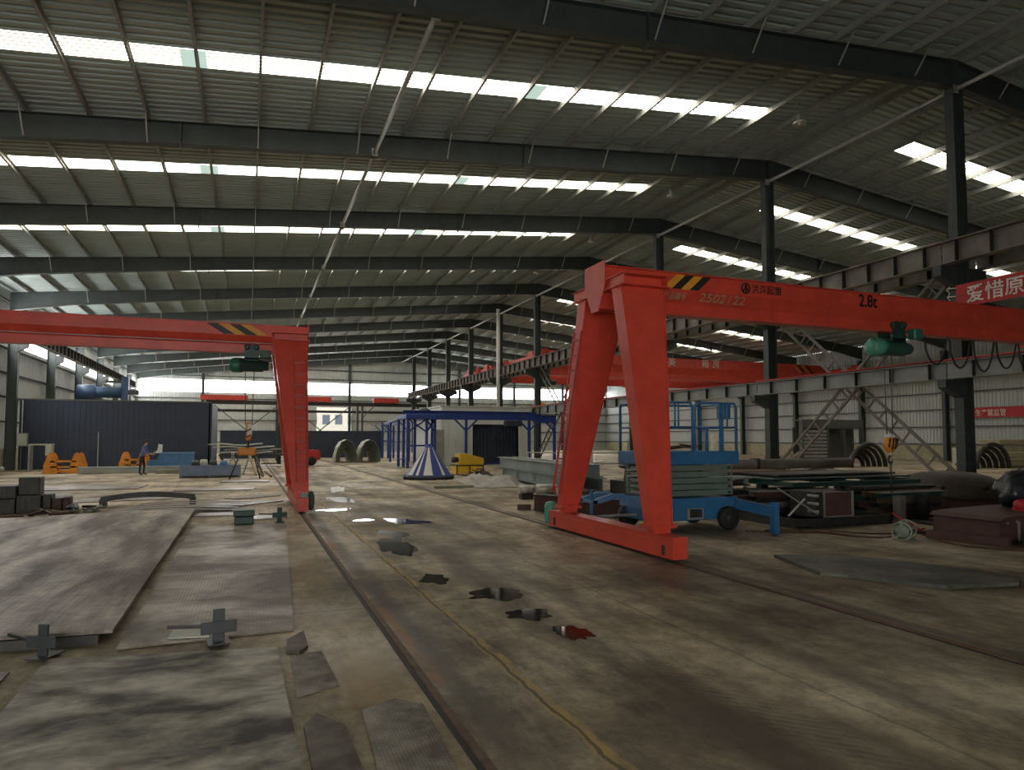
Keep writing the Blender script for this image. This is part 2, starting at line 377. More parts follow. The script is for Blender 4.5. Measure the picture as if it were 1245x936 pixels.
for k,(a,b) in enumerate(SY):
    for x0,x1 in SX:
        mb = MB(); mb.add([(x0,a,zs(x0)),(x1,a,zs(x1)),(x1,b,zs(x1)),(x0,b,zs(x0))], [(0,1,2,3)])
        w = struct('window_%d' % wn, mb, M['sky']); wn += 1
        # raised ribs of the translucent sheet
        rb = MB()
        for j in range(5):
            yy = a + (b-a)*(j+.5)/5
            rb.add([(x0,yy-.034,zs(x0)-.004),(x1,yy-.034,zs(x1)-.004),(x1,yy+.034,zs(x1)-.004),(x0,yy+.034,zs(x0)-.004)], [(0,1,2,3)])
        rb.build('rib', M['rib'], w)
        if k < 3 and x0 < 0:
            for xp in (-1.75, 7.65):
                gp = MB().add([(xp,a,zs(xp)-.01),(xp+.6,a,zs(xp+.6)-.01),(xp+.6,b,zs(xp+.6)-.01),(xp,b,zs(xp)-.01)], [(0,1,2,3)])
                gp.build('green_patch', M['skyg'], w)
# ---- corrugated walls
def corr_wall(axis, c, a, b, z0, ztop, holes=(), p=.3, h=.04, dr=1):
    """vertical ribs; holes = list of (a0,a1,z0,z1) left open"""
    mb = MB(); t = a
    edges = sorted({e for q in holes for e in q[:2]})
    while t < b - 1e-6:
        te = min(t+p, b)
        for e in edges:
            if t + 1e-6 < e < te: te = e
        mid = (t+te)/2; zz = [(z0, None)]
        cut = sorted((q[2],q[3]) for q in holes if q[0] < mid < q[1])
        segs = []; z = z0
        for q0,q1 in cut:
            if q0 > z: segs.append((z, q0))
            z = max(z, q1)
        segs.append((z, None)); d = te-t
        prof = [(t,0),(t+.55*d,0),(t+.65*d,h),(t+.9*d,h),(te,0)]
        for s0,s1 in segs:
            vs = []
            for tt,hh in prof:
                top = ztop(tt) if s1 is None else s1
                for z in (s0, top): vs.append((c+dr*hh, tt, z) if axis == 'x' else (tt, c+dr*hh, z))
            mb.add(vs, [(2*i,2*i+1,2*i+3,2*i+2) for i in range(4)])
        t = te
    return mb
eave = lambda t: zs(XL)+.02
BZ = (7.7, 9.25)
DOOR = (8.6, 13.2, 0, 6.0)
wl = struct('wall_left', corr_wall('x', XL, Y0, Y1, 0, eave, [(37.0,Y1-.4,7.25,8.7)], dr=-1), M['wall'])
wr = struct('wall_right', corr_wall('x', XR, Y0, Y1, 0, eave), M['wall'])
wb = struct('wall_back', corr_wall('y', Y1, XL, XR, 0, lambda x: zs(x)+.02, [(XL+.3,XR-.3,BZ[0],BZ[1]), DOOR]), M['wall'])
FB = (-10., 30., 2.6, 9.6)
wf = struct('wall_front', corr_wall('y', Y0, XL, XR, 0, lambda x: zs(x)+.02, [(-11.5,3,0.0,5.6)], dr=-1), M['wall'])  # unseen opening behind the camera, sized to let light onto the near crane
struct('window_%d' % wn, MB().box(XL+.3,XR-.3,Y1+.02,Y1+.04,*BZ), M['bandw']); wn += 1
struct('window_%d' % wn, MB().box(XL-.04,XL-.02,37,Y1-.4,7.25,8.7), M['bandw']); wn += 1
for z in (1.35,2.75,4.15,5.5,6.9,9.6):
    if z < 9: MB().cbar((XR-.12,Y0,z),(XR-.12,Y1,z),.12,.1).build('girt', M['girt'], wr)
    if z not in (1.35,): MB().cbar((XL+.12,37,z),(XL+.12,Y1,z),.12,.1).build('girt', M['girt'], wl)
for z in (1.35,2.75,4.15,5.5,6.9,9.75,11.0):
    hw = XR if z < 9.7 else 20+(13.3-z)/.1
    MB().cbar((XL if z<9.7 else 40-hw,Y1-.12,z),(DOOR[0] if z<6 else hw,Y1-.12,z),.12,.1).build('girt', M['girt'], wb)
    if z < 6: MB().cbar((DOOR[1],Y1-.12,z),(XR,Y1-.12,z),.12,.1).build('girt', M['girt'], wb)
MB().bar((XL,Y1-.1,8.2),(XR,Y1-.1,8.2),.06,.07).build('girt', M['girt'], wb)
struct('baseboard_right', MB().box(XR-.16,XR-.02,Y0,Y1-.1,0,1.22), M['masonry'])
struct('baseboard_left', MB().box(XL+.02,XL+.16,Y0,Y1-.1,0,1.22), M['masonry'])
# ---- outside the far door: a pale building
t = thing('pale_building', 'pale building with a row of dark windows outside the far door', 'building', (12,118,-.05))
MB().box(-6,34,118,126,-.05,14).build('facade', M['outer'], t)
for k in range(18): MB().box(-5+k*2.1,-3.8+k*2.1,117.96,118.02,4.2,5.8).build('window', M['navy'], t)

# ---- columns under the ridge
def mid_column(y, k, label, low):
    t = thing('steel_column', label, 'column', (XC,y,0), 0, 'columns under the roof ridge')
    c = MB(); c.ibar((XC,y,.04),(XC,y,zt(XC)-.89),.28,.46,.02,.014,up=(1,0,0)); c.build('shaft', M['dkgreen'], t)
    p = MB().box(XC-.3,XC+.3,y-.25,y+.25,0,.04)
    for a in (-.24,.24):
        for b in (-.19,.19): p.tube((XC+a,y+b,.03),(XC+a,y+b,.1),.018,6)
    p.build('base_plate', M['dkgreen'], t)
    for s in (-1,1):
        MB().prism([(XC+s*.2,6.25),(XC+s*1.0,6.62),(XC+s*1.0,6.93),(XC+s*.2,6.93)],'y',y-.13,y+.13).build('bracket', M['dkgreen'], t)
    if low: MB().prism([(XC-.2,3.0),(XC-.95,3.3),(XC-.95,3.53),(XC-.2,3.53)],'y',y-.13,y+.13).build('bracket', M['dkgreen'], t)
    if k in (0,1):
        MB().box(XC-.26,XC+.26,y-.17,y+.17,1.0,1.06).build('collar', M['dkgreen'], t)
where = ['nearest the camera at the right edge','behind the long red crane beam','just above the near red crane leg','behind the near red crane leg','by the white booth','beside the pale exhaust pipe','behind the white booth, first','behind the white booth, second','behind the white booth, third','last before the end wall']
for k in range(10):
    mid_column(FR[k], k, 'dark green ridge column, %s from the camera, %s' % (ORD[k], where[k]), k < 5)
# pale downpipe by the sixth column
solid('exhaust_pipe', MB().tube((18.8,51.0,4.06),(18.8,51.0,12.3),.15,12).lathe([(.16,4.06),(.26,4.06),(.26,4.1),(.16,4.1)],(18.8,51,0)), M['white'], 'pale exhaust pipe rising from the white booth roof to the rafters', 'pipe', (18.8,51.0,4.06))
# ---- wall columns
for k,y in enumerate(FR[4:10]):
    t = thing('wall_column', 'dark steel column on the left wall, %s beyond the navy partition' % ORD[k], 'column', (XL+.45,y,0), 0, 'columns along the left wall')
    MB().ibar((XL+.45,y,0),(XL+.45,y,zt(XL)-1.12),.3,.5,.02,.014,up=(1,0,0)).build('shaft', M['dkgreen'], t)
    MB().prism([(XL+.6,6.7),(XL+1.15,7.0),(XL+1.15,7.42),(XL+.6,7.42)],'y',y-.13,y+.13).build('bracket', M['dkgreen'], t)
for k,y in enumerate(FR[3:10]):
    t = thing('wall_column', 'dark steel column on the right wall, %s from the right edge' % ORD[k], 'column', (XR-.46,y,0), 0, 'columns along the right wall')
    MB().ibar((XR-.46,y,0),(XR-.46,y,zt(XR)-1.12),.3,.5,.02,.014,up=(1,0,0)).build('shaft', M['dkgreen'], t)
    MB().prism([(XR-.71,6.25),(XR-1.5,6.62),(XR-1.5,6.93),(XR-.71,6.93)],'y',y-.13,y+.13).build('bracket', M['dkgreen'], t)
for k,x in enumerate((-5.3,3.6,12.9,28.5,37,45)):
    t = thing('wall_column', 'dark steel post of the far end wall, %s from its left corner' % ORD[k], 'column', (x,Y1-.35,0), 0, 'posts of the far end wall')
    MB().ibar((x,Y1-.35,0),(x,Y1-.35,zt(x)-.75),.25,.35,.02,.014).build('shaft', M['dkgreen'], t)
# ---- rafters, one welded portal beam per frame, with fly braces
PX = [XC + s*(.36+1.5*k) for k in range(22) for s in (-1,1)]
def rafter():
    t = thing('roof_rafter', '', 'rafter', (XC,0,0), 0, 'rafters carrying the roof')
    mb = MB()
    for s in (-1,1):
        xe = XL if s < 0 else XR
        # tapered I: web + flanges, haunched at the eave
        n = [(XC, .82),(XC+s*6,.78),(XC+s*22,.66),(xe-s*3,.80),(xe-s*.2,1.05)]
        for (xa,da),(xb,db) in zip(n,n[1:]):
            za, zb = zt(xa), zt(xb)
            mb.prism([(xa,za),(xb,zb),(xb,zb-db),(xa,za-da)],'y',-.008,.008)
            mb.prism([(xa,za),(xb,zb),(xb,zb-.02),(xa,za-.02)],'y',-.14,.14)
            mb.prism([(xa,za-da+.02),(xb,zb-db+.02),(xb,zb-db),(xa,za-da)],'y',-.14,.14)
        for x in (XC+s*.02, XC+s*11, XC+s*22):
            mb.box(x-.015,x+.015,-.15,.15,zt(x)-.84,zt(x)-.0)
    mb.build('beam', M['dkgreen'], t)
    for k in range(1,11):
        for s in (-1,1):
            x = XC + s*(.36+1.5*(2*k-1))
            if XL+1 < x < XR-1:
                f = MB().bar((x,-.16,zt(x)-.70),(x,-.70,zt(x)-.02),.035); f.build('fly_brace', M['tube'], t)
    return t
rf = rafter()
for k,y in enumerate(FR):
    lab = 'dark green steel rafter spanning the hall, %s from the camera' % ORD[k] + (', against the end wall' if k == 10 else '')
    if k == 10: y = Y1-.62
    if k == 0: rf.location = (XC,y,0); rf['label'] = lab
    else: dup(rf, (XC,y,0), None, lab)
# ---- purlins
for side in (-1,1):
    pl = None
    for k in range(22):
        x = XC + side*(.36+1.5*k)
        if not XL+.2 < x < XR-.2: continue
        lab = 'thin grey purlin on the %s roof slope, %s down from the ridge' % ('left' if side < 0 else 'right', ORD[k])
        if pl is None:
            mb = MB().cbar((0,Y0,.115),(0,Y1,.115),.07,.2,.008)
            pl = solid('roof_purlin', mb, M['purlin'], lab, 'purlin', (0,0,0), 'purlins on the %s roof slope' % ('left' if side < 0 else 'right')); o = pl
        else: o = pl.copy(); C.objects.link(o); o['label'] = lab
        o.location = (x,0,zt(x)+.005)
# ---- tie tubes between frames
def tie(x, z, k, lab, grp):
    y0 = FR[k]-8; y1 = FR[k] - (.62 if k == 10 else 0)
    mb = MB().tube((x,y0+.17,z),(x,y1-.17,z),.065,10)
    for yy in (y0+.165,y1-.165): mb.box(x-.1,x+.1,yy-.012,yy+.012,z-.12,z+.12)
    return solid('tie_tube', mb, M['tube'], lab, 'tube', (x,y0,z), grp)
for k in range(0,11): tie(XC-.12, 12.42, k, 'pale steel tie tube along the ridge, %s bay from the camera' % ORD[k], 'tie tubes along the ridge')
for k in range(1,11): tie(3.7, 11.12, k, 'pale steel tie tube under the left roof slope, %s bay from the camera' % ORD[k-1], 'tie tubes under the left slope')
# ---- hanging lamps under the ridge
def lamp(x, y, z, lab):
    t = thing('pendant_lamp', lab, 'lamp', (x,y,z), 0, 'hanging lamps near the ridge')
    MB().tube((x,y,z+.28),(x,y,zs(x)-.02),.014,6).build('stem', M['tube'], t)
    MB().lathe([(.05,z+.3),(.08,z+.22),(.08,z+.1),(.2,z+.02),(.22,z-.05),(.2,z-.06),(.06,z+.06)],(x,y,0),'z',16).build('shade', M['lampcap'], t)
    MB().ball((x,y,z-.02),.075,10,6).build('bulb', M['white'], t)
for k in range(7):
    lamp(17.4, 17.4+7.5*k, 12.6, 'white bulb lamp hanging below the ridge, %s from the camera' % ORD[k])
# ---- crane runway beams, one per bay
def runway(x, z0, z1, w, m, label, grp, rail='runway_rail', ns=8, cond=False):
    t = thing('runway_beam', label, 'beam', (x,0,z0), 0, grp); t['kind'] = 'thing'
    zc = (z0+z1)/2
    MB().ibar((x,.02,zc),(x,7.98,zc),w,z1-z0,.022,.014).build('girder', m, t)
    MB().box(x-.03,x+.03,.02,7.98,z1,z1+.06).build('rail', M['rust'], t)
    for i in range(ns):
        y = .5+i*8/ns
        MB().box(x-w/2+.01,x+w/2-.01,y-.008,y+.008,z0+.02,z1-.02).build('stiffener', M['dark'], t)
    if cond:
        q = MB().tube((x-w/2+.02,.02,z1+.05),(x-w/2+.02,7.98,z1+.05),.022,6); q.build('conductor_bar', M['banner'], t)
    return t
for x,z0,z1,w,m,nm,gr,ks in ((19.25,6.95,7.62,.34,'runway','upper runway beam before the ridge columns','upper runway beams, near side',range(0,10)),
                       (20.75,6.95,7.62,.34,'runway','upper runway beam behind the ridge columns','upper runway beams, far side',range(0,10)),
                       (19.3,3.55,4.06,.28,'runway_low','lower grey runway beam before the ridge columns','lower runway beams',range(0,5)),
                       (51.7,6.95,7.62,.34,'runway','runway beam along the right wall','runway beams on the right wall',range(3,10)),
                       (XL+1.0,7.45,8.15,.34,'runway','dark runway beam along the left wall windows','runway beams on the left wall',range(4,10))):
    t = None
    for i,k in enumerate(ks):
        lab = '%s, %s bay from the camera' % (nm, ORD[i])
        if t is None: t = runway(x,z0,z1,w,M[m],lab,gr, ns=8 if z0 > 5 else 6, cond=z0 < 5); o = t
        else: o = dup(t,(x,0,z0),None,lab)
        o.location = (x, FR[k]-8, z0)
# ---- lattice bracing between ridge columns (two crossing ladders per braced bay)
def lattice(y0,z0,y1,z1,x,label):
    t = thing('lattice_brace', label, 'brace', (x,y0,z0), 0, 'crossed lattice braces between the ridge columns')
    a = Vector((x,y0,z0)); b = Vector((x,y1,z1)); d = (b-a).normalized(); n = Vector((0,-d.z,d.y))*.24
    for s in (-1,1): MB().bar(a+n*s,b+n*s,.07,.09).build('chord', M['runway'], t)
    k = int((b-a).length/.55)
    for i in range(1,k):
        c = a+(b-a)*(i/k); MB().bar(c-n,c+n,.045,.05).build('rung', M['runway'], t)
for y0,bay in ((14.2,'behind the hook of the near red crane'),(38.2,'beside the near red crane legs')):
    lattice(y0,.35,y0+7.3,6.8,20.15,'lattice brace rising away from the camera %s' % bay)
    lattice(y0+7.3,.35,y0,6.8,19.88,'lattice brace falling away from the camera %s' % bay)
# ================================================================== RED GANTRY CRANES
def gantry(name_label, bx, ym, s, xend, yspan, mark, ladder_leg, motor_end):
    """bx = base beam line, ym = middle in Y, s = +1 when the girder runs to the right, xend = far end of the girder"""
    t = thing('gantry_crane', name_label, 'gantry crane', (bx,ym,0), 0, 'red gantry cranes')
    yb, yt = yspan
    X = lambda a: bx + s*a                     # a = 0 on the rail, inward positive
    def bxx(mb, a0, a1, *r): return mb.box(min(X(a0),X(a1)),max(X(a0),X(a1)),*r)
    # end beam on the rail with wheels
    mb = MB(); b0, b1 = ym-2.1, ym+2.1
    bxx(mb,-.125,.125,b0,b1,.06,.36); bxx(mb,-.15,.15,b0+.02,b1-.02,.36,.372); bxx(mb,-.14,-.125,b0+.5,b1-.4,.27,.295)
    base = mb.build('end_beam', M['red'], t)
    for e,y in ((-1,b0),(1,b1)):
        p = MB(); bxx(p,-.13,.13,y-.012 if e<0 else y,y if e<0 else y+.012,.06,.37); p.build('end_plate', M['red'], base)
        w = MB().lathe([(.11,-.06),(.14,-.06),(.14,-.045),(.12,-.04),(.12,.05),(.04,.06)],(X(0),y+(-e)*.3,.158),'x',16); w.build('wheel', M['dark'], t)
        k = MB(); bxx(k,-.142,-.125,y-e*.22-.03,y-e*.22+.03,.1,.24); k.build('bracket', M['dark'], base)
    my = b0+.28 if motor_end < 0 else b1+.18
    kr = 1. if motor_end > 0 else .55
    mm = MB().lathe([(.05*kr,.06),(.12*kr,.08),(.13*kr,.16),(.13*kr,.44),(.1*kr,.5),(.04*kr,.52)],(X(-.02 if motor_end>0 else -.21),my,0),'z',14)
    for j in range(10): 
        a = 2*PI*j/10; mm.box(X(-.02 if motor_end>0 else -.21)+kr*.13*math.cos(a)-.008,X(-.02 if motor_end>0 else -.21)+kr*.13*math.cos(a)+.008,my+kr*.13*math.sin(a)-.008,my+kr*.13*math.sin(a)+.008,.18,.42)
    if motor_end < 0: MB().bbox(bx-.06,bx+.12,b0+.02,b0+.22,.375,.50,.01).build('control_box', M['grey'], t)
    mo = mm.build('drive_motor', M['greencap'] if motor_end>0 else M['dgreen'], t)
    q = MB(); q.bar((X(-.02 if motor_end>0 else -.21),my,.40),(X(0),(my if motor_end<0 else b1),.40),.03); q.build('motor_bracket', M['grey'], mo)
    # legs: outer edge upright, inner edge tapering down, leaning together at the top
    for e in (-1,1):
        yB = ym+e*yb; yT = ym+e*yt
        mb = MB()
        def ring(a0,a1,y,z,th): return [(X(a0),y-th/2,z),(X(a1),y-th/2,z),(X(a1),y+th/2,z),(X(a0),y+th/2,z)]
        lean = (yT-yB)
        mb.rings([ring(-.15,.17,yB,.50,.20), ring(-.13,.69,yT,4.32,.26)])
        for a0,a1 in ((-.17,-.15),(.17,.19)):     # protruding flange edges
            top = -.15 if a0 < 0 else .69
            mb.rings([ring(a0,a1,yB,.50,.24), ring(top-.0,top+.02,yT,4.32,.30)])
        lg = mb.build('leg', M['red'], t)
        p = MB(); bxx(p,-.21,.23,yB-.16,yB+.16,.475,.5); bxx(p,-.21,.23,yB-.16,yB+.16,.45,.472)
        for a in (-.17,.01,.19):
            for d in (-.12,.12): p.tube((X(a),yB+d,.44),(X(a),yB+d,.525),.014,6)
        p.build('foot_flange', M['red'], lg)
        p = MB(); bxx(p,-.14,.16,yB-.1,yB+.1,.372,.45); p.build('pedestal', M['red'], lg)
        # ladder on one leg
        if e == ladder_leg:
            ld = MB(); off = e*.16 if s > 0 else e*.17
            a0 = -.26 if s > 0 else -.10
            if s > 0:
                A = [Vector((X(-.25),yB+d,.75)) for d in (-.14,.14)]; B = [Vector((X(-.23),yT+d,3.75)) for d in (-.14,.14)]
            else:
                A = [Vector((X(a),yB-.17,.75)) for a in (-.11,.12)]; B = [Vector((X(a),yT-.2,3.9)) for a in (-.11,.19)]
            for a,b in zip(A,B): ld.bar(a,b,.035,.035)
            for i in range(11):
                f = i/11+.04; ld.bar(A[0].lerp(B[0],f),A[1].lerp(B[1],f),.03,.075 if s < 0 else .03)
            ld.build('ladder', M['red2'], lg)
    # saddle across the leg tops
    mb = MB(); bxx(mb,-.2,.72,ym-yt-.3,ym+yt+.3,4.32,4.335); bxx(mb,-.2,.72,ym-yt-.3,ym+yt+.3,4.5,4.515)
    bxx(mb,-.165,-.15,ym-yt-.28,ym+yt+.28,4.335,4.5); bxx(mb,.66,.675,ym-yt-.28,ym+yt+.28,4.335,4.5)
    for y in (ym-yt-.1,ym+yt+.1): bxx(mb,-.15,.66,y-.008,y+.008,4.335,4.5)
    for y in (ym-yt-.2,ym-yt-.02,ym+yt+.02,ym+yt+.2):
        for a in (-.18,.69): mb.tube((X(a),y,4.30),(X(a),y,4.36),.018,6)
    mb.build('saddle', M['red'], t)
    # box girder with an I-shaped lower track
    sec = [(-.30,4.78),(.30,4.78),(.30,4.76),(.25,4.76),(.25,4.48),(.10,4.26),(.10,4.10),(.15,4.10),(.15,4.04),(-.15,4.04),(-.15,4.10),(-.10,4.10),(-.10,4.26),(-.25,4.48),(-.25,4.76),(-.30,4.76)]
    a = X(-.2)
    g = MB().prism([(ym+p,z) for p,z in sec],'x',min(a,xend),max(a,xend)).build('main_girder', M['red'], t)
    pl = MB(); poly = [(-.36,4.84),(.36,4.84),(.36,4.44),(.12,4.0),(-.12,4.0),(-.36,4.44)]
    pl.prism([(ym+p,z) for p,z in poly],'x',min(a,a-s*.02),max(a,a-s*.02)); pl.build('end_tab', M['red'], t)
    if s < 0:
        q = MB(); q.bar((X(.6),ym-.26,4.285),(xend,ym-.26,4.285),.02); q.build('conductor_bar', M['grey'], g)
    # hazard stripes near the leg on the camera side
    yf = ym-.252
    for k,(o,mm_) in enumerate(((1.0,'hzyellow'),(1.14,'hzblack'),(1.28,'hzyellow'),(1.42,'hzblack'))):
        if s < 0: o = .8+(k*.27); mm_ = ['hzyellow','hzblack','hzyellow','hzblack'][k]; w = .27; lean = .42
        else: w = .19; lean = -.30; o = 1.02+k*.19
        z0, z1 = 4.49, 4.755
        if s > 0: q = [(X(o+lean*-.0-.0),z0),(X(o+w),z0),(X(o+w+.30),z1),(X(o+.30),z1)]
        else: q = [(X(o),z0),(X(o+w),z0),(X(o+w+.42),z1),(X(o+.42),z1)]
        MB().prism(q,'y',yf,yf+.004).build('hazard_stripe', M[mm_], g)
    if mark:
        text_part('lettering','产品编号', .155, M['txtpale'], (6.85,ym-.222,4.31), (1,0,0), (0,-.56,.83), g, .003, sx=.8)
        text_part('lettering','2502122', .24, M['txtpale'], (7.62,ym-.222,4.30), (1,0,0), (0,-.56,.83), g, .003, sx=1.25)
        lg = MB(); c = (8.69,yf,4.625); lg.torus(c,.095,.016,'y',24,6)
        lg.bar((c[0]-.055,yf,c[2]-.06),(c[0],yf,c[2]+.07),.024); lg.bar((c[0]+.055,yf,c[2]-.06),(c[0],yf,c[2]+.07),.024); lg.bar((c[0]-.03,yf,c[2]-.02),(c[0]+.03,yf,c[2]-.02),.022); lg.bar((c[0],yf,c[2]-.09),(c[0],yf,c[2]-.02),.022)
        lg.build('logo_emblem', M['txtblack'], g)
        text_part('lettering','洪海起重', .185, M['txtblack'], (8.82,yf-.002,4.56), (1,0,0), (0,0,1), g, .003, bold=.0015)
        text_part('lettering','2.8t', .36, M['txtblack'], (11.55,yf-.002,4.495), (1,0,0), (0,0,1), g, .003, sx=.9, bold=.008)
    # far end of the girder
    if s > 0:
        e = MB().box(xend+.0,xend+.4,ym-1.4,ym+1.4,4.22,4.48)
        for y in (ym-1.1,ym+1.1): MB().lathe([(.03,xend+.16),(.09,xend+.16),(.09,xend+.24),(.03,xend+.24)],(0,y,4.225),'x',12).build('wheel', M['dark'], t)
        e.build('end_carriage', M['red'], t)
    else:
        for e in (-1,1):
            mb = MB(); mb.rings([[(xend-.15,ym+e*yb-.1,.36),(xend+.17,ym+e*yb-.1,.36),(xend+.17,ym+e*yb+.1,.36),(xend-.15,ym+e*yb+.1,.36)],[(xend-.6,ym+e*yt-.13,4.32),(xend+.15,ym+e*yt-.13,4.32),(xend+.15,ym+e*yt+.13,4.32),(xend-.6,ym+e*yt+.13,4.32)]])
            mb.build('leg', M['red'], t)
        MB().box(xend-.125,xend+.125,ym-2.1,ym+2.1,.02,.36).build('end_beam', M['red'], t)
    return t
YR = 10.35; YL = 19.0
gantry('red gantry crane with black weight lettering, standing before the blue scissor lift', 5.83, YR, 1, 19.1, (1.55,.62), True, 1, 1)
gantry('red gantry crane with unlettered girder and rungs on its leg, beyond the steel plates', 1.27, YL, -1, -9.0, (1.45,.62), False, -1, -1)

def hoist(label, x, y, bodycol, capcol, rope_z, hook, L=1.2, dx=0.):
    t = thing('electric_hoist', label, 'hoist', (x,y,3.6), 0, 'electric hoists under the gantry girders')
    z = 3.72
    b = MB().lathe([(.03,x-L*.5),(.15,x-L*.5+.02),(.19,x-L*.5+.08),(.19,x-L*.2),(.165,x-L*.18),(.165,x+L*.3),(.13,x+L*.32),(.12,x+L*.44),(.03,x+L*.45)],(0,y,z),'x',18)
    b.build('drum_housing', M[bodycol], t)
    MB().lathe([(.02,x-L*.5-.015),(.14,x-L*.5-.01),(.192,x-L*.5+.07),(.196,x-L*.28),(.19,x-L*.27)],(0,y,z),'x',18).build('motor_cap', M[capcol], t)
    MB().lathe([(.02,x+L*.5),(.09,x+L*.49),(.10,x+L*.40),(.05,x+L*.38)],(0,y,z),'x',12).build('gear_cap', M['cream'], t)
    tr = MB()
    for yy in (y-.20,y+.17):
        tr.box(x-.16,x+.2,yy,yy+.03,3.86,4.24)
        for xx in (x-.09,x+.13): tr.lathe([(.03,yy-.03),(.075,yy-.03),(.075,yy+.06),(.03,yy+.06)],(xx,0,4.185),'y',12)
    tr.box(x-.16,x+.2,y-.2,y+.2,3.84,3.9)
    tr.build('trolley', M['dgreen'], t)
    MB().bbox(x+.22,x+.48,y-.40,y-.22,3.88,4.1,.02).build('control_box', M[bodycol], t)
    for d in (-.11,.11): MB().tube((x+dx+d,y,3.6),(x+dx+d*.75,y,rope_z),.011,6).build('rope', M['rope'], t)
    hook(t, x+dx, y, rope_z)
    return t
def hook_striped(t, x, y, z):
    h = MB().ball((x,y,z-.17),.17,16,10,(1,.62,1.1)); hb = h.build('hook_block', M['orange'], t)
    MB().lathe([(.02,z+.035),(.09,z+.03),(.11,z-.03),(.10,z-.04)],(x,y,0),'z',14).build('top_cap', M['white'], hb)
    for a in (-.11,-.035,.04,.115):
        st = MB().bar((x+a-.02,y-.105+abs(a)*.25,z-.30+abs(a)*.5),(x+a+.02,y-.112+abs(a)*.25,z-.06),.026,.02); st.build('stripe', M['hzblack'], hb)
    MB().tube((x,y,z-.33),(x,y,z-.42),.035,8).build('shank', M['cream'], hb)
    pts = [(x+.0+.06*math.sin(a),y,z-.50-.075*math.cos(a)+.0) for a in [PI*1.0+i*.32 for i in range(-1,14)]]
    MB().path(pts,.022,8).build('hook', M['dark'], hb)
    ch = MB()
    for i in range(13): ch.torus((x,y,z-.62-i*.055),.026,.009,'x' if i%2 else 'y',10,5)
    ch.build('chain_sling', M['dark'], t)
def hook_tall(t, x, y, z):
    h = MB().bbox(x-.07,x+.07,y-.08,y+.08,z-.42,z+.06,.03); hb = h.build('hook_block', M['orange'], t)
    MB().bbox(x-.03,x+.085,y-.10,y-.05,z-.30,z+.02,.01).build('side_plate', M['white'], hb)
    for dz in (-.33,-.18): MB().bar((x-.06,y-.1,z+dz),(x+.06,y-.1,z+dz+.07),.02,.03).build('stripe', M['hzblack'], hb)
    MB().tube((x,y,z-.42),(x,y,z-.60),.03,8).build('shank', M['dark'], hb)
    pts = [(x+.06*math.sin(a),y,z-.66-.07*math.cos(a)) for a in [PI+i*.32 for i in range(-1,14)]]
    MB().path(pts,.024,8).build('hook', M['dark'], hb)
    MB().bbox(x-.26,x+.2,y-.12,y+.12,z-.80,z-.60,.03).build('load_block', M['orange'], t)
    for d in (-.2,.14): MB().tube((x+d,y,z-.78),(x+d*2.2,y,z-1.42),.016,6).build('sling', M['dark'], t)
hoist('green hoist with pale green cap under the right red crane girder', 12.72, YR, 'green','greencap', 1.86, hook_striped, 1.2, -.1)
hoist('dark green hoist under the left red crane girder', 0.05, YL, 'dgreen','green', 2.16, hook_tall, 1.0, -.02)
# festoon cable loops hanging from the right girder
for k in range(7):
    x0 = 13.75+.78*k; x1 = x0+.70; n = 12; y = YR+.0
    pts = [(x0,y,4.02)]+[(x0+(x1-x0)*i/n, y+.02, 3.98-(.55+.05*(k%3))*math.sin(PI*i/n)**.6) for i in range(1,n)]+[(x1,y,4.02)]
    solid('festoon_cable', MB().path(pts,.02,6), M['black'], 'black cable loop hanging under the right red girder, %s from the hoist' % ORD[k], 'cable', (x0,y,3.4), 'festoon cable loops')
# ================================================================== RED BRIDGE CRANE IN THE RIGHT BAY
YB = 49.5
t = thing('bridge_crane', 'big red bridge crane spanning the far right bay with white characters', 'bridge crane', (36,YB,7.7))
sec = [(-.5,8.75),(.5,8.75),(.45,8.72),(.45,7.95),(.22,7.35),(.22,7.0),(.3,7.0),(.3,6.9),(-.3,6.9),(-.3,7.0),(-.22,7.0),(-.22,7.35),(-.45,7.95),(-.45,8.72)]
g = MB().prism([(YB+a,z) for a,z in sec],'x',21.06,51.4).build('main_girder', M['red'], t)
for x in (20.75,51.7):
    e = MB().bbox(x-.2,x+.2,YB-4.6,YB+4.8,7.86,8.3,.02); e = e.build('end_carriage', M['red'], t)
    s_ = 1 if x < 30 else -1
    MB().box(min(x+s_*.2,x+s_*.36),max(x+s_*.2,x+s_*.36),YB-.5,YB+.5,7.75,8.75).build('end_plate', M['red'], t)
    for y in (YB-4.0,YB+4.2): MB().lathe([(.05,-.07),(.2,-.07),(.2,.07),(.05,.07)],(x,y,7.90),'x',16).build('wheel', M['dark'], e)
    for y in (YB-4.4,YB+3.6): MB().bbox(x-.45,x-.2,y,y+.7,7.95,8.45,.03).build('drive_motor', M['red2'], e)
yf = YB-.455
for x,ch in ((33.7,'美'),(37.2,'箱'),(38.35,'房')): text_part('lettering',ch,.8,M['txtwhite'],(x,yf-.01,8.12),(1,0,0),(0,0,1),g,.004)
for k in range(4):
    o = 48.3+.5*k; MB().prism([(o,7.97),(o+.26,7.97),(o-.5,8.70),(o-.76,8.70)],'y',yf-.006,yf).build('hazard_stripe', M['hzyellow' if k%2==0 else 'hzblack'], g)
t = thing('electric_hoist', 'dark hoist hanging from the far bridge crane by its left end', 'hoist', (22.3,YB,6.3))
MB().lathe([(.05,21.4),(.3,21.45),(.36,21.6),(.36,22.6),(.25,22.7),(.2,23.2),(.05,23.25)],(0,YB,6.3),'x',16).build('drum_housing', M['dgreen'], t)
MB().box(21.8,22.5,YB-.4,YB+.4,6.55,6.88).build('trolley', M['dark'], t)
for d in (-.2,.2): MB().tube((22.1+d,YB,6),(22.1+d,YB,4.6),.02,6).build('rope', M['rope'], t)
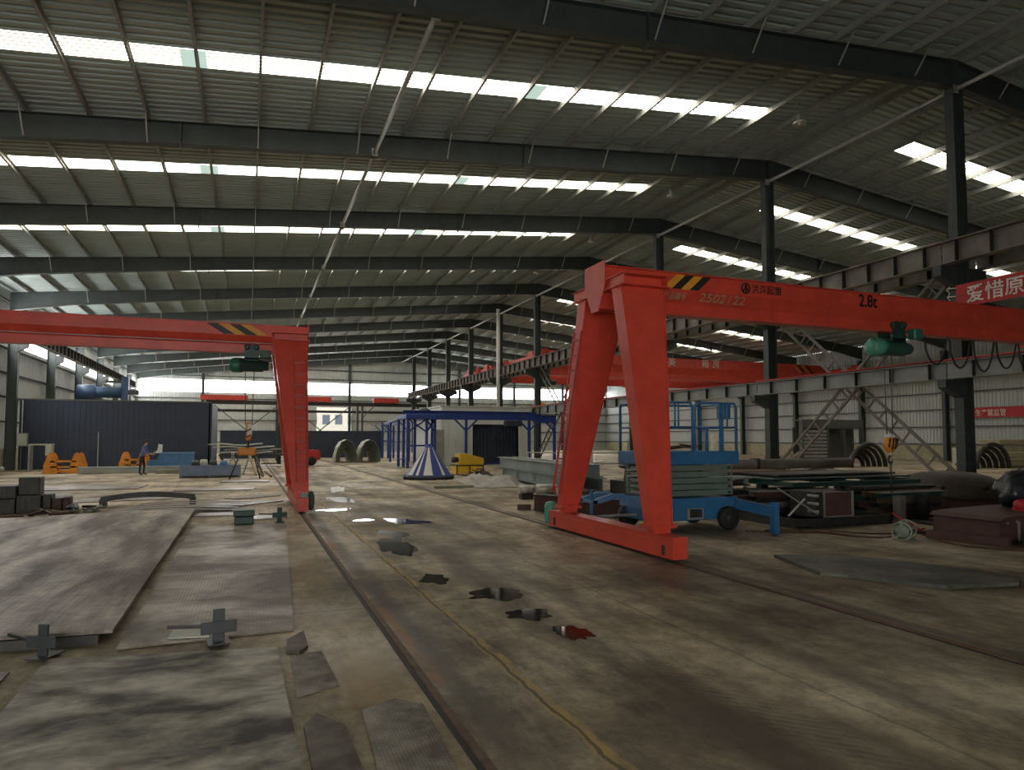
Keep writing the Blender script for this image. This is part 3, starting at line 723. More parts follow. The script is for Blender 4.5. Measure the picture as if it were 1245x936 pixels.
MB().ball((22.1,YB,4.4),.25,12,8,(1,.6,1.2)).build('hook_block', M['orange'], t)
# red walkway piece of a second crane further back on the same runway
t = thing('crane_end_carriage', 'red end carriage of a further crane on the far runway, behind the pale exhaust pipe', 'crane part', (20.75,62,7.68))
MB().bbox(20.5,21.0,57.5,66,7.82,8.35,.03).build('carriage', M['red2'], t)
for y in (58,60.6,63.2): MB().bbox(20.3,20.55,y,y+.9,7.9,8.6,.03).build('motor', M['red2'], t)
MB().prism([(62-.4,8.5),(62+.4,8.5),(62+.4,7.9),(62+.2,7.3),(62-.2,7.3),(62-.4,7.9)],'x',21.06,51.4).build('girder', M['red2'], t)
for y in (58.5,65): MB().lathe([(.05,-.07),(.2,-.07),(.2,.07),(.05,.07)],(20.75,y,7.90),'x',14).build('wheel', M['dark'], t)
# ================================================================== BANNERS
t = thing('slogan_banner', 'red slogan banner with big pale characters above the right red girder', 'banner', (18.95,10.4,5.5))
MB().box(18.94,18.96,6.4,13.25,5.55,6.2).build('cloth', M['banner'], t)
for z in (5.62,5.88,6.12): MB().tube((18.93,13.22,z),(18.95,13.5,z+.04),.02,6).build('tie', M['white'], t)
MB().path([(18.93,13.42,5.5+.1*i) if i%2 else (18.93,13.5,5.5+.1*i) for i in range(8)],.016,6).build('tie_cord', M['white'], t)
text_part('lettering','爱惜原材料',.52,M['txtwhite'],(18.93,12.95,5.68),(0,-1,0),(0,0,1),t,.003, bold=.006)
MB().box(18.928,18.94,6.4,13.25,5.868,5.878).build('fold', M['maroon'], t)
t = thing('wall_banner', 'small red slogan banner on the right wall', 'banner', (52.6,34,3.4))
MB().box(52.58,52.61,30,36.8,3.4,4.17).build('cloth', M['banner'], t)
text_part('lettering','安全生产慧监管',.56,M['txtwhite'],(52.57,36.5,3.56),(0,-1,0),(0,0,1),t,.003,sx=.82,bold=.003)
# ================================================================== RAILS IN THE FLOOR
for x,lab in ((1.27,'rusty crane rail in a dark groove beside the steel plates'),(5.83,'rusty crane rail running under the right red crane')):
    t = thing('crane_rail', lab, 'rail', (x,40,0))
    MB().prism([(x-.03,.001),(x+.03,.001),(x+.026,.012),(x-.026,.012)],'y',-8.5,88).build('rail_head', M['rust'], t)
    MB().box(x-.07,x-.032,-8.5,88,.001,.004).build('groove', M['black'], t)
# ================================================================== LEFT: PLATES AND FIXTURES
def slab(name, poly, z0, z1, m, label, cat, group=None):
    cx = sum(p[0] for p in poly)/len(poly); cy = sum(p[1] for p in poly)/len(poly)
    return solid(name, MB().prism(poly,'z',z0,z1), M[m], label, cat, (cx,cy,z0), group)
slab('steel_plate', [(-5.6,7.35),(-1.9,7.0),(-1.07,6.90),(-1.13,18.1),(-5.2,17.2)], .09, .12, 'plateA', 'wide worn steel plate at far left, raised on bearers, with shiny streaks', 'steel plate', 'big steel plates on the floor')
slab('steel_plate', [(-1.0,6.66),(.44,6.72),(.80,15.0),(-.98,15.0)], .004, .026, 'plateB', 'ribbed steel plate lying between the wide raised plate and the rail', 'steel plate', 'big steel plates on the floor')
slab('steel_plate', [(-1.42,2.2),(.34,2.2),(.27,6.16),(-1.46,6.50)], .004, .03, 'plateC', 'stained steel plate in the nearest corner of the plates, blotched black', 'steel plate', 'big steel plates on the floor')
slab('steel_plate', [(-3.2,2.6),(-1.56,3.4),(-1.66,6.3),(-3.3,6.2)], .004, .02, 'plateD', 'dark steel plate edge at the lower left border beside the stained plate', 'steel plate', 'big steel plates on the floor')
for k,x in enumerate((-4.6,-3.0,-1.4)):
    slab('bearer', [(x-.07,7.1),(x+.07,7.1),(x+.07,17.0),(x-.07,17.0)], .002, .088, 'dark', 'dark steel bearer under the wide raised plate, %s from the left' % ORD[k], 'bearer', 'bearers under the raised plate')
slab('shadow_bar', [(-3.3,7.16),(-1.18,6.97),(-1.18,6.90),(-3.3,7.08)], .002, .085, 'dark', 'dark bar standing in for the shadow under the raised plate front edge', 'bar')  # dark bar added as the shadow under the plate's front edge
def cross_stand(x, y, s, rz, label, m='crossm'):
    t = thing('cross_stand', label, 'stand', (x,y,0.02), rz, 'cross shaped steel stands')
    MB().bbox(-.048*s,.048*s,-.012,.012,0,.29*s,.004).build('upright', M[m], t, False)
    MB().bbox(-.145*s,.145*s,-.03,-.012,.085*s,.19*s,.004).build('crosspiece', M[m], t, False)
    MB().box(-.09*s,.09*s,-.10,.16*s,0,.012).build('foot_plate', M[m], t, False)
    MB().bar((-.14*s,-.02,.16*s),(-.40*s,.05,.17*s),.028,.028).build('side_arm', M['dark'], t, False)
M['crossm'] = mat('slate_painted_steel', (.055,.062,.066), .45, .1, .25, 8)
cross_stand(-.2,6.52,1.0,.12,'slate steel cross stand by the front edge of the ribbed plate')
cross_stand(-1.52,6.62,.9,-.5,'slate steel cross stand by the left border before the raised plate')
slab('angle_offcut', [(-.62,6.75),(-.28,6.68),(-.26,6.98),(-.60,7.08)], .03, .04, 'sage', 'pale angle offcut lying behind the cross stand on the ribbed plate', 'offcut')
slab('concrete_slab', [(.36,6.36),(.52,6.60),(.52,6.12),(.44,5.98),(.34,6.02)], .003, .03, 'hatch', 'broken dark slab piece at the corner of the stained plate', 'slab')
slab('floor_slab', [(.36,5.0),(.66,5.12),(.62,6.0),(.36,5.95)], .002, .008, 'cover', 'thin flat sheet on the floor right of the stained plate', 'sheet')
slab('floor_slab', [(.36,3.5),(.62,3.5),(.60,4.35),(.45,4.62),(.36,4.45)], .002, .03, 'hatch', 'small dark floor hatch at the bottom beside the stained plate', 'hatch')
slab('tread_cover', [(.66,3.2),(1.08,3.2),(1.14,4.55),(.98,4.72),(.74,4.6)], .002, .012, 'cover', 'rough grey cover plate at the bottom left of the groove rail', 'cover plate')
# offcuts scattered behind the plates
flat = [([(.0,16.0),(.9,16.1),(.95,16.9),(.1,16.7)],'curled grey offcut behind the ribbed plate'),
        ([(-1.2,19.0),(-.4,19.2),(1.0,20.5),(.3,20.9),(-1.2,19.9)],'long pale leaf shaped offcut beyond the raised plate'),
        ([(-3.0,18.25),(-1.4,18.25),(-1.3,18.33),(-3.0,18.33)],'thin pale strip close behind the raised plate'),
        ([(-4.6,22.0),(-2.0,22.4),(-2.1,23.6),(-4.5,23.4)],'pale square sheet in the middle of the left floor'),
        ([(-2.3,25.6),(.2,25.3),(.3,26.3),(-2.1,26.8)],'pale sheet lying before the blue grey crate'),
        ([(-7.5,27.5),(-3.6,27.2),(-3.5,29.4),(-7.4,29.6)],'broad pale sheet on the floor before the worker'),
        ([(-.3,21.6),(1.0,22.4),(.8,22.8),(-.6,22.0)],'narrow dark offcut left of the left crane leg'),
        ([(-6.6,23.8),(-5.0,24.2),(-5.1,25.0),(-6.8,24.7)],'dark edged sheet at the left border floor'),
        ([(-1.0,30.0),(.9,29.8),(.8,31.2),(-.9,31.2)],'pale plate on the floor in front of the crate legs'),
        ([(-1.1,17.2),(-.1,17.0),(.2,17.6),(-1.0,17.9)],'crumpled sheet corner beyond the ribbed plate')]
for k,(poly,lab) in enumerate(flat): slab('sheet_offcut', poly, .004+.002*(k%3), .022+.004*(k%3), 'scrap' if k not in (6,7) else 'plateD', lab, 'offcut', 'sheet offcuts on the left floor')
for k in range(5):
    y = 18.35+.32*k; t0 = -2.9+.1*k
    mb = MB(); pts = [(t0+i*.33, y+.03*math.sin(i*.8+k), .05+.02*k+.035*math.sin(i*.5)) for i in range(9)]
    mb.rings([[(p[0],p[1]-.11,p[2]),(p[0],p[1]+.11,p[2]),(p[0],p[1]+.11,p[2]+.012),(p[0],p[1]-.11,p[2]+.012)] for p in pts])
    solid('steel_strip', mb, M['scrap'], 'wavy steel strip behind the raised plate, %s from its back edge' % ORD[k], 'strip', (t0,y,.03), 'wavy steel strips behind the raised plate')
# dark bent channel
mb = MB(); pts = [(-3.55+i*.28, 20.6+.01*i, .20+.10*math.sin(PI*i/8)) for i in range(9)]
mb.rings([[(p[0],p[1]-.1,p[2]-.07),(p[0],p[1]+.1,p[2]-.07),(p[0],p[1]+.1,p[2]+.07),(p[0],p[1]-.1,p[2]+.07)] for p in pts])
t = thing('bent_channel', 'dark bent steel channel lying across the strips on the left', 'channel', (-2.4,20.6,0))
mb.build('channel', M['dark'], t)
for x in (-3.5,-1.36): MB().box(x-.08,x+.08,20.5,20.72,0,.2).build('foot', M['dark'], t)
# green block and small cross by the ribbed plate back edge
t = thing('steel_block', 'dark green ribbed steel block behind the ribbed plate', 'block', (-.05,15.4,0))
MB().bbox(-.22,.16,15.25,15.6,.0,.17,.02).build('body', M['dgreen'], t); MB().bbox(-.24,.18,15.23,15.62,.17,.30,.02).build('cap', M['dgreen'], t)
cross_stand(.68,15.4,1.05,.1,'dark cross stand beside the green block behind the ribbed plate','dgreen')
# stacked dark blocks at the left border
def block(x0,x1,y0,y1,z0,z1,label,m='dark'):
    t = thing('steel_block', label, 'block', ((x0+x1)/2,(y0+y1)/2,z0), 0, 'dark steel blocks stacked at left')
    MB().bbox(x0,x1,y0,y1,z0,z1,.015).build('body', M[m], t)
    n = max(2,int((x1-x0)/.12))
    for i in range(n):
        x = x0+(i+.5)*(x1-x0)/n; MB().box(x-.012,x+.012,y0-.012,y0,z0+.03,z1-.03).build('web', M[m], t)
block(-5.12,-4.62,19.45,19.95,0,.44,'dark steel block at the bottom of the left pile')
block(-5.10,-4.66,19.5,19.9,.44,.86,'dark steel block on top of the left pile')
block(-5.95,-5.14,19.45,20.0,0,.36,'long dark steel block cut by the left border, lower')
block(-5.9,-5.14,19.5,19.95,.36,.66,'long dark steel block cut by the left border, upper')
block(-4.60,-4.42,19.5,19.9,0,.44,'slim dark block against the left pile')
block(-4.40,-4.20,19.5,19.9,0,.34,'dark block at the right end of the left pile','maroon')
block(-4.18,-4.02,19.5,19.8,0,.36,'small reddish block right of the left pile','maroon')
def heap(label, cx, cy, n, sx, sy, mats, zmax, seed, name='scrap_piece', cat='scrap', grp=None):
    r = random.Random(seed); H = lambda u,v: zmax*max(0,1-u*u-v*v)
    if zmax > .1:
        mb = MB(); k = 18; vs = []
        for j in range(k+1):
            for i in range(k+1):
                u,v = i/k*2-1, j/k*2-1; h = H(u,v)*(.6+.35*noise.noise(Vector((u*3,v*3,seed))))
                vs.append((cx+u*sx*1.1, cy+v*sy*1.1, h if h > .004 else -.01))
        mb.add(vs,[(j*(k+1)+i,j*(k+1)+i+1,(j+1)*(k+1)+i+1,(j+1)*(k+1)+i) for j in range(k) for i in range(k)])
        o = mb.build('scrap_mound', M[mats[-1]], None, True, (cx,cy,0)); tag(o, 'low mound of fine rubbish under the '+label.split(' in ')[-1].split(' lying ')[-1], 'rubbish'); o['kind'] = 'stuff'
    for i in range(n):
        u = r.uniform(-.8,.8); v = r.uniform(-.8,.8); x = cx+u*sx; y = cy+v*sy; L_ = r.uniform(.25,.7); a = r.uniform(0,PI); z = H(u,v)*.95+.01*(i%4)
        if sx > 1.5: L_ *= 2.2
        d = Vector((math.cos(a)*L_/2,math.sin(a)*L_/2,r.uniform(-.03,.03)*(1+4*zmax)))
        c = Vector((x,y,z+.045)); mb = MB()
        if i % 3 == 0: mb.cbar(c-d,c+d,.09,.06,.012)
        elif i % 3 == 1: mb.bar(c-d,c+d,.05,.03)
        else: mb.tube(c-d,c+d,.03,7)
        solid(name, mb, M[mats[i%len(mats)]], label, cat, (x,y,z), grp)
heap('small dark scrap piece in the loose heap right of the left block pile', -3.75, 19.3, 10, .45, .35, ('dark','rust','olive'), .12, 3, grp='loose scrap heap by the left blocks')
heap('small dark scrap piece in front of the left block pile', -4.5, 18.5, 9, .8, .25, ('dark','maroon','rust'), .10, 5, grp='loose scrap before the left blocks')
# ================================================================== LEFT: BACKGROUND
t = thing('partition', 'tall navy corrugated partition at the left back of the hall', 'partition', (-7.2,46.3,0))
mb = MB(); x = -12.15
while x < -2.35:
    mb.box(x,x+.17,46.2,46.26,.02,4.02); mb.box(x+.17,x+.28,46.22,46.3,.02,4.02); x += .28
mb.build('front_sheet', M['navy'], t)
MB().box(-2.26,-2.16,46.2,57,.02,4.02).build('side_sheet', M['navy'], t)
MB().box(-12.15,-2.14,46.18,46.36,4.02,4.1).build('top_rail', M['girt'], t)
mb = MB().box(-8.22,-8.17,46.1,46.2,0,2.2); mb.build('seam_strip', M['grey'], t)
t = thing('switch_box', 'pale switch box on a thin pipe at the left border before the navy partition', 'switch box', (-11.9,45.8,0))
MB().tube((-11.95,45.95,0),(-11.95,45.95,4.0),.035,8).build('pipe', M['grey'], t)
b = MB().bbox(-12.1,-11.6,45.7,45.95,1.35,2.1,.02).build('box', M['grey'], t)
MB().bbox(-12.06,-11.64,45.66,45.7,1.4,2.05,.01).build('door', M['sage'], b)
t = thing('work_table', 'pale steel work table in front of the navy partition at left', 'table', (-10.6,44.4,0))
MB().box(-11.15,-10.05,44.1,44.7,1.42,1.5).build('top', M['sage'], t)
for x in (-11.1,-10.15):
    for y in (44.15,44.65): MB().box(x-.05,x+.05,y-.04,y+.04,0,1.42).build('leg', M['grey'], t)
MB().box(-10.35,-10.07,44.1,44.65,.85,1.42).build('drawer', M['sage'], t)
solid('grinder', MB().bbox(-12.3,-11.85,41.6,42.0,0,.25,.04).ball((-11.7,41.8,.22),.16), M['grey'], 'small grey machine on the floor left of the first orange cradle', 'machine', (-12,41.8,0))
def cradle(x, y, w, label):
    t = thing('roller_cradle', label, 'cradle', (x,y,0), 0, 'orange roller cradles')
    for s in (-1,1):
        poly = []
        for i in range(13):
            a = PI*i/12; poly.append((x+s*w*.5+.24*math.cos(a)*(1.25 if i<2 or i>10 else 1), .12+.95*math.sin(a)**.8))
        poly += [(x+s*w*.5-.34,0),(x+s*w*.5+.34,0)]
        MB().prism(poly,'y',y-.3,y-.22).build('end_plate', M['orange'], t)
        MB().prism([(p[0]+.04*s,p[1]) for p in poly],'y',y+.5,y+.58).build('end_plate', M['orange'], t)
    for z,yy in ((.62,y-.26),(.34,y-.26),(.62,y+.54)): MB().box(x-w*.5,x+w*.5,yy-.04,yy+.04,z-.04,z+.04).build('cross_bar', M['orange'], t)
    MB().box(x-w*.55,x+w*.55,y-.2,y+.48,.05,.16).build('base_frame', M['orange'], t)
    for s in (-1,1): MB().lathe([(.05,y-.1),(.16,y-.09),(.16,y+.35),(.05,y+.36)],(x+s*w*.28,0,.42),'y',14).build('roller', M['dark'], t)
cradle(-8.75,41.0,1.15,'larger orange roller cradle at left before the navy partition')
cradle(-5.8,42.6,.85,'orange roller cradle behind the worker')
solid('square_tube', MB().bbox(-7.9,-3.0,39.6,39.95,.03,.36,.02), M['grey'], 'long pale square tube lying between the orange cradles', 'tube', (-5.4,39.8,0))
solid('square_tube', MB().bbox(-4.3,-2.2,38.7,39.0,.0,.22,.02), M['olive'], 'short greenish square tube right of the worker', 'tube', (-3.2,38.8,0))
# blue machine behind the worker
t = thing('blue_machine', 'blue low machine with a white seat back right of the worker', 'machine', (-3.9,41.6,0))
MB().prism([(-5.0,.12),(-2.9,.12),(-2.75,.5),(-2.75,.98),(-4.4,.98),(-4.55,.62),(-5.0,.6)],'y',41.2,42.2).build('body', M['liftblue'], t)
MB().box(-4.4,-2.7,41.15,42.25,.98,1.03).build('cover', M['cyanblue'], t)
MB().prism([(-4.75,1.0),(-4.35,1.0),(-4.33,1.45),(-4.5,1.5),(-4.55,1.15),(-4.75,1.1)],'y',41.4,41.8).build('seat_back', M['white'], t)
MB().tube((-5.2,41.3,.95),(-4.6,41.3,1.1),.03,8).build('handle', M['dark'], t)
for x in (-4.7,-3.1): MB().lathe([(.04,41.1),(.16,41.1),(.16,41.25),(.04,41.25)],(x,0,.16),'y',14).build('wheel', M['black'], t)
# crate
t = thing('steel_crate', 'blue grey open steel crate left of the left crane leg', 'crate', (-1.55,34.5,0))
mb = MB().box(-2.78,-.3,34.0,34.05,.08,.56); mb.build('side_panel', M['crate'], t)
MB().box(-2.78,-.3,35.0,35.05,.08,.56).build('side_panel', M['crate'], t)
for x in (-2.78,-.35): MB().box(x,x+.05,34.05,35.0,.08,.56).build('end_panel', M['crate'], t)
MB().box(-2.78,-.3,34.05,35.0,.06,.1).build('floor_plate', M['crate'], t)
for x in (-2.82,-1.6,-.33): MB().box(x,x+.08,33.95,34.02,0,.6).build('post', M['crate'], t)
MB().box(-2.8,-.28,33.97,34.0,.04,.1).build('lower_rail', M['dark'], t); MB().box(-2.8,-.28,33.97,34.0,.53,.57).build('upper_rail', M['crate'], t)
for k,(x,z,m,nm,lab) in enumerate(((-2.2,.3,'dark','motor','dark motor part sticking out of the crate at its left'),(-1.85,.34,'sage','pump','pale pump body lying in the crate'),(-1.45,.3,'dark','motor','dark motor part in the middle of the crate'),(-1.0,.28,'liftblue','motor','blue motor part in the right half of the crate'))):
    solid(nm, MB().lathe([(.05,x-.17),(.2,x-.15),(.22,x),(.2,x+.14),(.08,x+.17)],(0,34.5,z+.28),'x',12).bbox(x-.14,x+.14,34.3,34.7,.105,z,.02), M[m], lab, 'machine part', (x,34.5,.1), 'parts in the crate')
# saw horses by the crate
for k,(x,y,lab) in enumerate(((-.65,36.4,'steel saw horse behind the right end of the crate'),(.15,36.8,'steel saw horse between crate and left crane leg'))):
    t = thing('saw_horse', lab, 'saw horse', (x,y,0), 0, 'saw horses by the crate')
    MB().box(x-.06,x+.06,y-.6,y+.6,1.0,1.1).build('top_beam', M['grey'], t)
    for dx in (-.3,.3):
        for dy in (-.45,.45): MB().bar((x+dx,y+dy,0),(x,y+dy*.9,1.02),.06).build('leg', M['grey'], t)
for k,(x,y,x2,y2,z2) in enumerate(((.45,35.2,.1,36.2,1.0),(.75,35.0,.42,36.3,.9))):
    solid('timber_prop', MB().bar((x,y,0.03),(x2,y2,z2),.09,.07), M['wood'] if k==0 else M['dark'], '%s prop leaning beside the saw horses' % ('pale timber','dark timber')[k], 'prop', (x,y,0), 'props by the saw horses')
for k,(x,y) in enumerate(((.72,34.0),(1.08,33.5))): solid('skid_rail', MB().bar((x,y,.04),(x-.15,y+5.0,.04),.1,.07), M['rust'], 'thin rusty skid rail on the floor before the forklift, %s one' % ('left','right')[k], 'rail', (x,y,0), 'skid rails')
# pale sheets stacked on trestles
for k,(x0,x1,z,m,lab) in enumerate(((-2.2,.9,1.40,'sage','pale sheet highest in the trestle stack behind the crate'),(-1.9,1.6,1.23,'sage','pale sheet second in the trestle stack behind the crate'),(-1.3,2.0,1.06,'olive','greenish sheet third in the trestle stack behind the crate'),(-1.5,1.5,.90,'sage','pale sheet lowest in the trestle stack behind the crate'))):
    mb = MB(); n = 8
    mb.rings([[(x0+(x1-x0)*i/n,44.4,z+.05*math.sin(i)),(x0+(x1-x0)*i/n,45.9,z+.05*math.sin(i)),(x0+(x1-x0)*i/n,45.9,z+.06+.05*math.sin(i)),(x0+(x1-x0)*i/n,44.4,z+.06+.05*math.sin(i))] for i in range(n+1)])
    solid('formed_sheet', mb, M[m], lab, 'sheet', (x0,45,z), 'formed sheets on trestles')
mb = MB(); n = 10
mb.rings([[(2.1+1.3*i/n,44.4,1.0+.75*math.sin(PI*.5*i/n)-.0),(2.1+1.3*i/n,45.8,1.0+.75*math.sin(PI*.5*i/n)),(2.1+1.3*i/n,45.8,.95+.6*math.sin(PI*.5*i/n)),(2.1+1.3*i/n,44.4,.95+.6*math.sin(PI*.5*i/n))] for i in range(n+1)])
solid('curved_hood', mb, M['olive'], 'curved olive hood sheet at the right end of the trestle stack', 'hood', (1.9,45,1))
t = thing('trestle', 'dark trestle carrying the pale sheets behind the crate', 'trestle', (.2,45.1,0))
MB().box(-1.6,3.0,44.5,45.7,.72,.84).build('deck', M['dark'], t)
for x in (-1.4,.7,2.8):
    for y in (44.6,45.6): MB().box(x-.06,x+.06,y-.06,y+.06,0,.72).build('leg', M['dark'], t)
# forklift
t = thing('forklift', 'red forklift with dark mast behind the left crane leg', 'forklift', (3.2,46,0))
MB().prism([(2.6,.25),(4.35,.25),(4.5,.5),(4.5,1.02),(3.3,1.05),(3.2,.6),(2.6,.55)],'y',45.4,46.5).build('body', M['banner'], t)
MB().bbox(4.1,4.62,45.45,46.45,.35,.95,.08).build('counterweight', M['red2'], t)
for y in (45.42,46.3):
    MB().box(1.86,1.98,y,y+.14,.1,2.85).build('mast_rail', M['dark'], t)
    MB().box(2.0,2.1,y+.02,y+.12,.1,2.6).build('mast_rail', M['dark'], t)
for z in (.5,1.5,2.75): MB().box(1.88,2.08,45.4,46.46,z,z+.1).build('mast_crossbar', M['dark'], t)
MB().box(1.78,1.84,45.3,46.6,.35,.95).build('fork_carriage', M['dark'], t)
for y in (45.55,46.2): MB().box(.9,1.8,y,y+.12,.12,.18).build('fork', M['dark'], t)
for x in (2.75,4.05):
    for y in (45.35,46.35): MB().lathe([(.06,y),(.28,y),(.30,y+.05),(.30,y+.2),(.28,y+.24),(.06,y+.24)],(x,0,.30),'y',18).build('wheel', M['black'], t)
MB().bbox(3.25,3.75,45.7,46.2,1.05,1.2,.04).build('seat', M['black'], t)
for x in (2.5,3.9):
    for y in (45.45,46.4): MB().bar((x,y,1.0),(x+.12,y,2.15),.05).build('guard_post', M['dark'], t)
MB().box(2.55,4.1,45.42,46.45,2.13,2.18).build('guard_roof', M['dark'], t)
t.location.y += 1.6
# low navy fence far behind
for k,(x0,x1,lab) in enumerate(((-2.2,2.5,'low navy sheet fence behind the trestle stack'),(4.7,11.9,'low navy sheet fence behind the curved corrugated sheets'))):
    mb = MB(); x = x0
    while x < x1: mb.box(x,x+.2,64.0,64.05,.03,2.42); mb.box(x+.2,x+.32,64.03,64.08,.03,2.42); x += .32
    mb.box(x0,x1,63.98,64.1,2.42,2.5)
    solid('sheet_fence', mb, M['navy'], lab, 'fence', ((x0+x1)/2,64,0), 'low navy fences')
# far trestle gantry with red trolleys
t = thing('jib_runway', 'dark beam on posts crossing before the far end wall', 'runway', (9,87,0))
MB().ibar((-4.6,87,6.1),(22,87,6.1),.3,.45).build('beam', M['dark'], t)
MB().ibar((-4.4,88.6,5.2),(22,88.6,5.2),.2,.3).build('beam', M['dark'], t)
for x in (-4.2,3.9,13.0,13.6,20.8): MB().ibar((x,87,0),(x,87,5.88),.25,.25,up=(1,0,0)).build('post', M['girt'], t)
for x0,x1 in ((-4.2,3.9),(3.9,13.0)):
    c = (x0+x1)/2
    MB().bar((c-3.6,87,5.8),(c+1.5,87,1.6),.12).build('brace', M['girt'], t); MB().bar((c+3.6,87,5.8),(c-1.5,87,1.6),.12).build('brace', M['girt'], t)
for x in (13.6,20.8): MB().bar((x,87,4.4),(x+1.4,87,5.85),.12).build('brace', M['girt'], t)
for k,(x,w) in enumerate(((-2.6,5.2),(8.0,3.4),(16.6,3.2))):
    t = thing('trolley_girder', 'red girder end on the far dark runway, %s from the left' % ORD[k], 'girder', (x,86.9,6.33), 0, 'red girders on the far runway')
    MB().bbox(x-w*.5,x+w*.5,86.5,87.4,6.36,6.95,.03).build('girder', M['red2'], t)
    for dx in (-.8,.8): MB().lathe([(.04,86.6),(.14,86.6),(.14,86.8),(.04,86.8)],(x+dx,0,6.44),'y',12).build('wheel', M['dark'], t)
# blue dust extractor above the partition
t = thing('jib_post', 'tall blue post with jib above the navy partition', 'jib', (-9.0,60,0))
MB().box(-9.2,-8.7,59.7,60.3,0,6.6).build('post', M['navyblue'], t)
MB().tube((-12.0,59.9,5.35),(-9.2,59.9,5.35),.42,14).build('duct', M['navyblue'], t)
MB().lathe([(.2,-12.2),(.62,-12.1),(.62,-11.0),(.3,-10.7)],(0,59.9,5.3),'x',16).build('drum', M['navyblue'], t)
MB().bar((-8.7,59.9,5.4),(-8.0,59.9,5.4),.3,.35).build('arm', M['dark'], t)
MB().bar((-10.3,59.9,6.2),(-9.2,59.9,6.2),.16,.2).build('arm', M['dark'], t)
# ================================================================== WORKER
def person(x, y, rz):
    t = thing('person', 'worker in a blue jacket and dark trousers standing bent over by the blue machine', 'person', (x,y,0), rz)
    J = {}; E = []; V = []; Rr = []
    def v(k, p, r):
        J[k] = len(V); V.append(p); Rr.append(r); return k
    def e(a,b): E.append((J[a],J[b]))
    v('pel',(0,0,.92),(.15,.12)); v('bel',(.03,0,1.05),(.145,.11)); v('che',(.09,0,1.25),(.17,.12)); v('nk0',(.135,0,1.40),(.09,.08)); v('nk',(.16,0,1.465),(.055,.055)); v('hd0',(.19,0,1.53),(.075,.07)); v('hd1',(.21,0,1.61),(.088,.078)); v('hd2',(.205,0,1.69),(.06,.055))
    for a,b in (('pel','bel'),('bel','che'),('che','nk0'),('nk0','nk'),('nk','hd0'),('hd0','hd1'),('hd1','hd2')): e(a,b)
    for s,n in ((1,'l'),(-1,'r')):
        f = .06*s
        v('hip'+n,(0,.10*s,.86),(.095,.095)); v('kn'+n,(.03+f,.115*s,.48),(.062,.062)); v('an'+n,(.0+f,.12*s,.10),(.042,.042)); v('hl'+n,(.03+f,.12*s,.05),(.045,.045)); v('to'+n,(.17+f,.13*s,.035),(.036,.036))
        e('pel','hip'+n); e('hip'+n,'kn'+n); e('kn'+n,'an'+n); e('an'+n,'hl'+n); e('hl'+n,'to'+n)
        v('sh'+n,(.11,.175*s,1.36),(.07,.07)); v('el'+n,(.19,.235*s,1.09),(.048,.048)); v('wr'+n,(.40,.15*s,1.02),(.031,.031)); v('pa'+n,(.48,.135*s,1.01),(.035,.024))
        e('nk0','sh'+n); e('sh'+n,'el'+n); e('el'+n,'wr'+n); e('wr'+n,'pa'+n)
        for q in range(4):
            L_ = (.052,.06,.056,.044)[q]; yy = .135*s+(q-1.5)*.017
            v('f%d%s'%(q,n),(.515,yy,1.012),(.0095,.0095)); v('g%d%s'%(q,n),(.515+L_*.6,yy,1.0),(.0085,.0085)); v('h%d%s'%(q,n),(.515+L_*.75,yy,.972),(.0075,.0075))
            e('pa'+n,'f%d%s'%(q,n)); e('f%d%s'%(q,n),'g%d%s'%(q,n)); e('g%d%s'%(q,n),'h%d%s'%(q,n))
        v('t0'+n,(.455,(.135-.045)*s,1.005),(.011,.011)); v('t1'+n,(.49,(.135-.062)*s,.99),(.0095,.0095)); e('wr'+n,'t0'+n); e('t0'+n,'t1'+n)
    me = bpy.data.meshes.new('body'); me.from_pydata(V,E,[]); o = bpy.data.objects.new('body_tmp',me); C.objects.link(o)
    md = o.modifiers.new('skin','SKIN'); md.use_smooth_shade = True
    for i,r in enumerate(Rr): me.skin_vertices[0].data[i].radius = r; me.skin_vertices[0].data[i].use_root = (i == 0)
    sd = o.modifiers.new('sub','SUBSURF'); sd.levels = 1; sd.render_levels = 1
    dg = bpy.context.evaluated_depsgraph_get(); dg.update()
    bm = bpy.data.meshes.new_from_object(o.evaluated_get(dg)); C.objects.unlink(o); bpy.data.objects.remove(o)
    bm.materials.clear()
    for k in ('skin','denim','trouser','black'): bm.materials.append(M[k])
    for p in bm.polygons:
        c = p.center; p.use_smooth = True
        hand = c.x > .385 and .9 < c.z < 1.1
        p.material_index = 0 if hand or c.z > 1.455 else (1 if c.z > .90 else (2 if c.z > .085 else 3))
    bm.name = 'body'; b = bpy.data.objects.new('body', bm); C.objects.link(b); b.parent = t; MW[b.name] = MW[t.name].copy()
    h = MB().ball((.185,0,1.655),.098,14,8,(1.05,.92,.85)); h.build('hair', M['hair'], t, False)
    n = MB().add([(.285,-.014,1.585),(.285,.014,1.585),(.313,0,1.578),(.29,0,1.625)],[(0,1,2),(0,2,3),(1,3,2),(0,3,1)]); n.build('nose', M['skin'], t, False)
    for s in (-1,1):
        MB().ball((.275,.032*s,1.62),.011,8,6).build('eye', M['hair'], t, False)
        MB().ball((.195,.083*s,1.60),.022,8,6,(.8,.4,1.3)).build('ear', M['skin'], t, False)
    MB().box(.278,.288,-.022,.022,1.545,1.55).build('mouth', M['maroon'], t, False)
    MB().box(-.12,.17,-.15,.15,.895,.93).build('belt', M['black'], t, False)
    return t
person(-4.85,38.0,-.15)
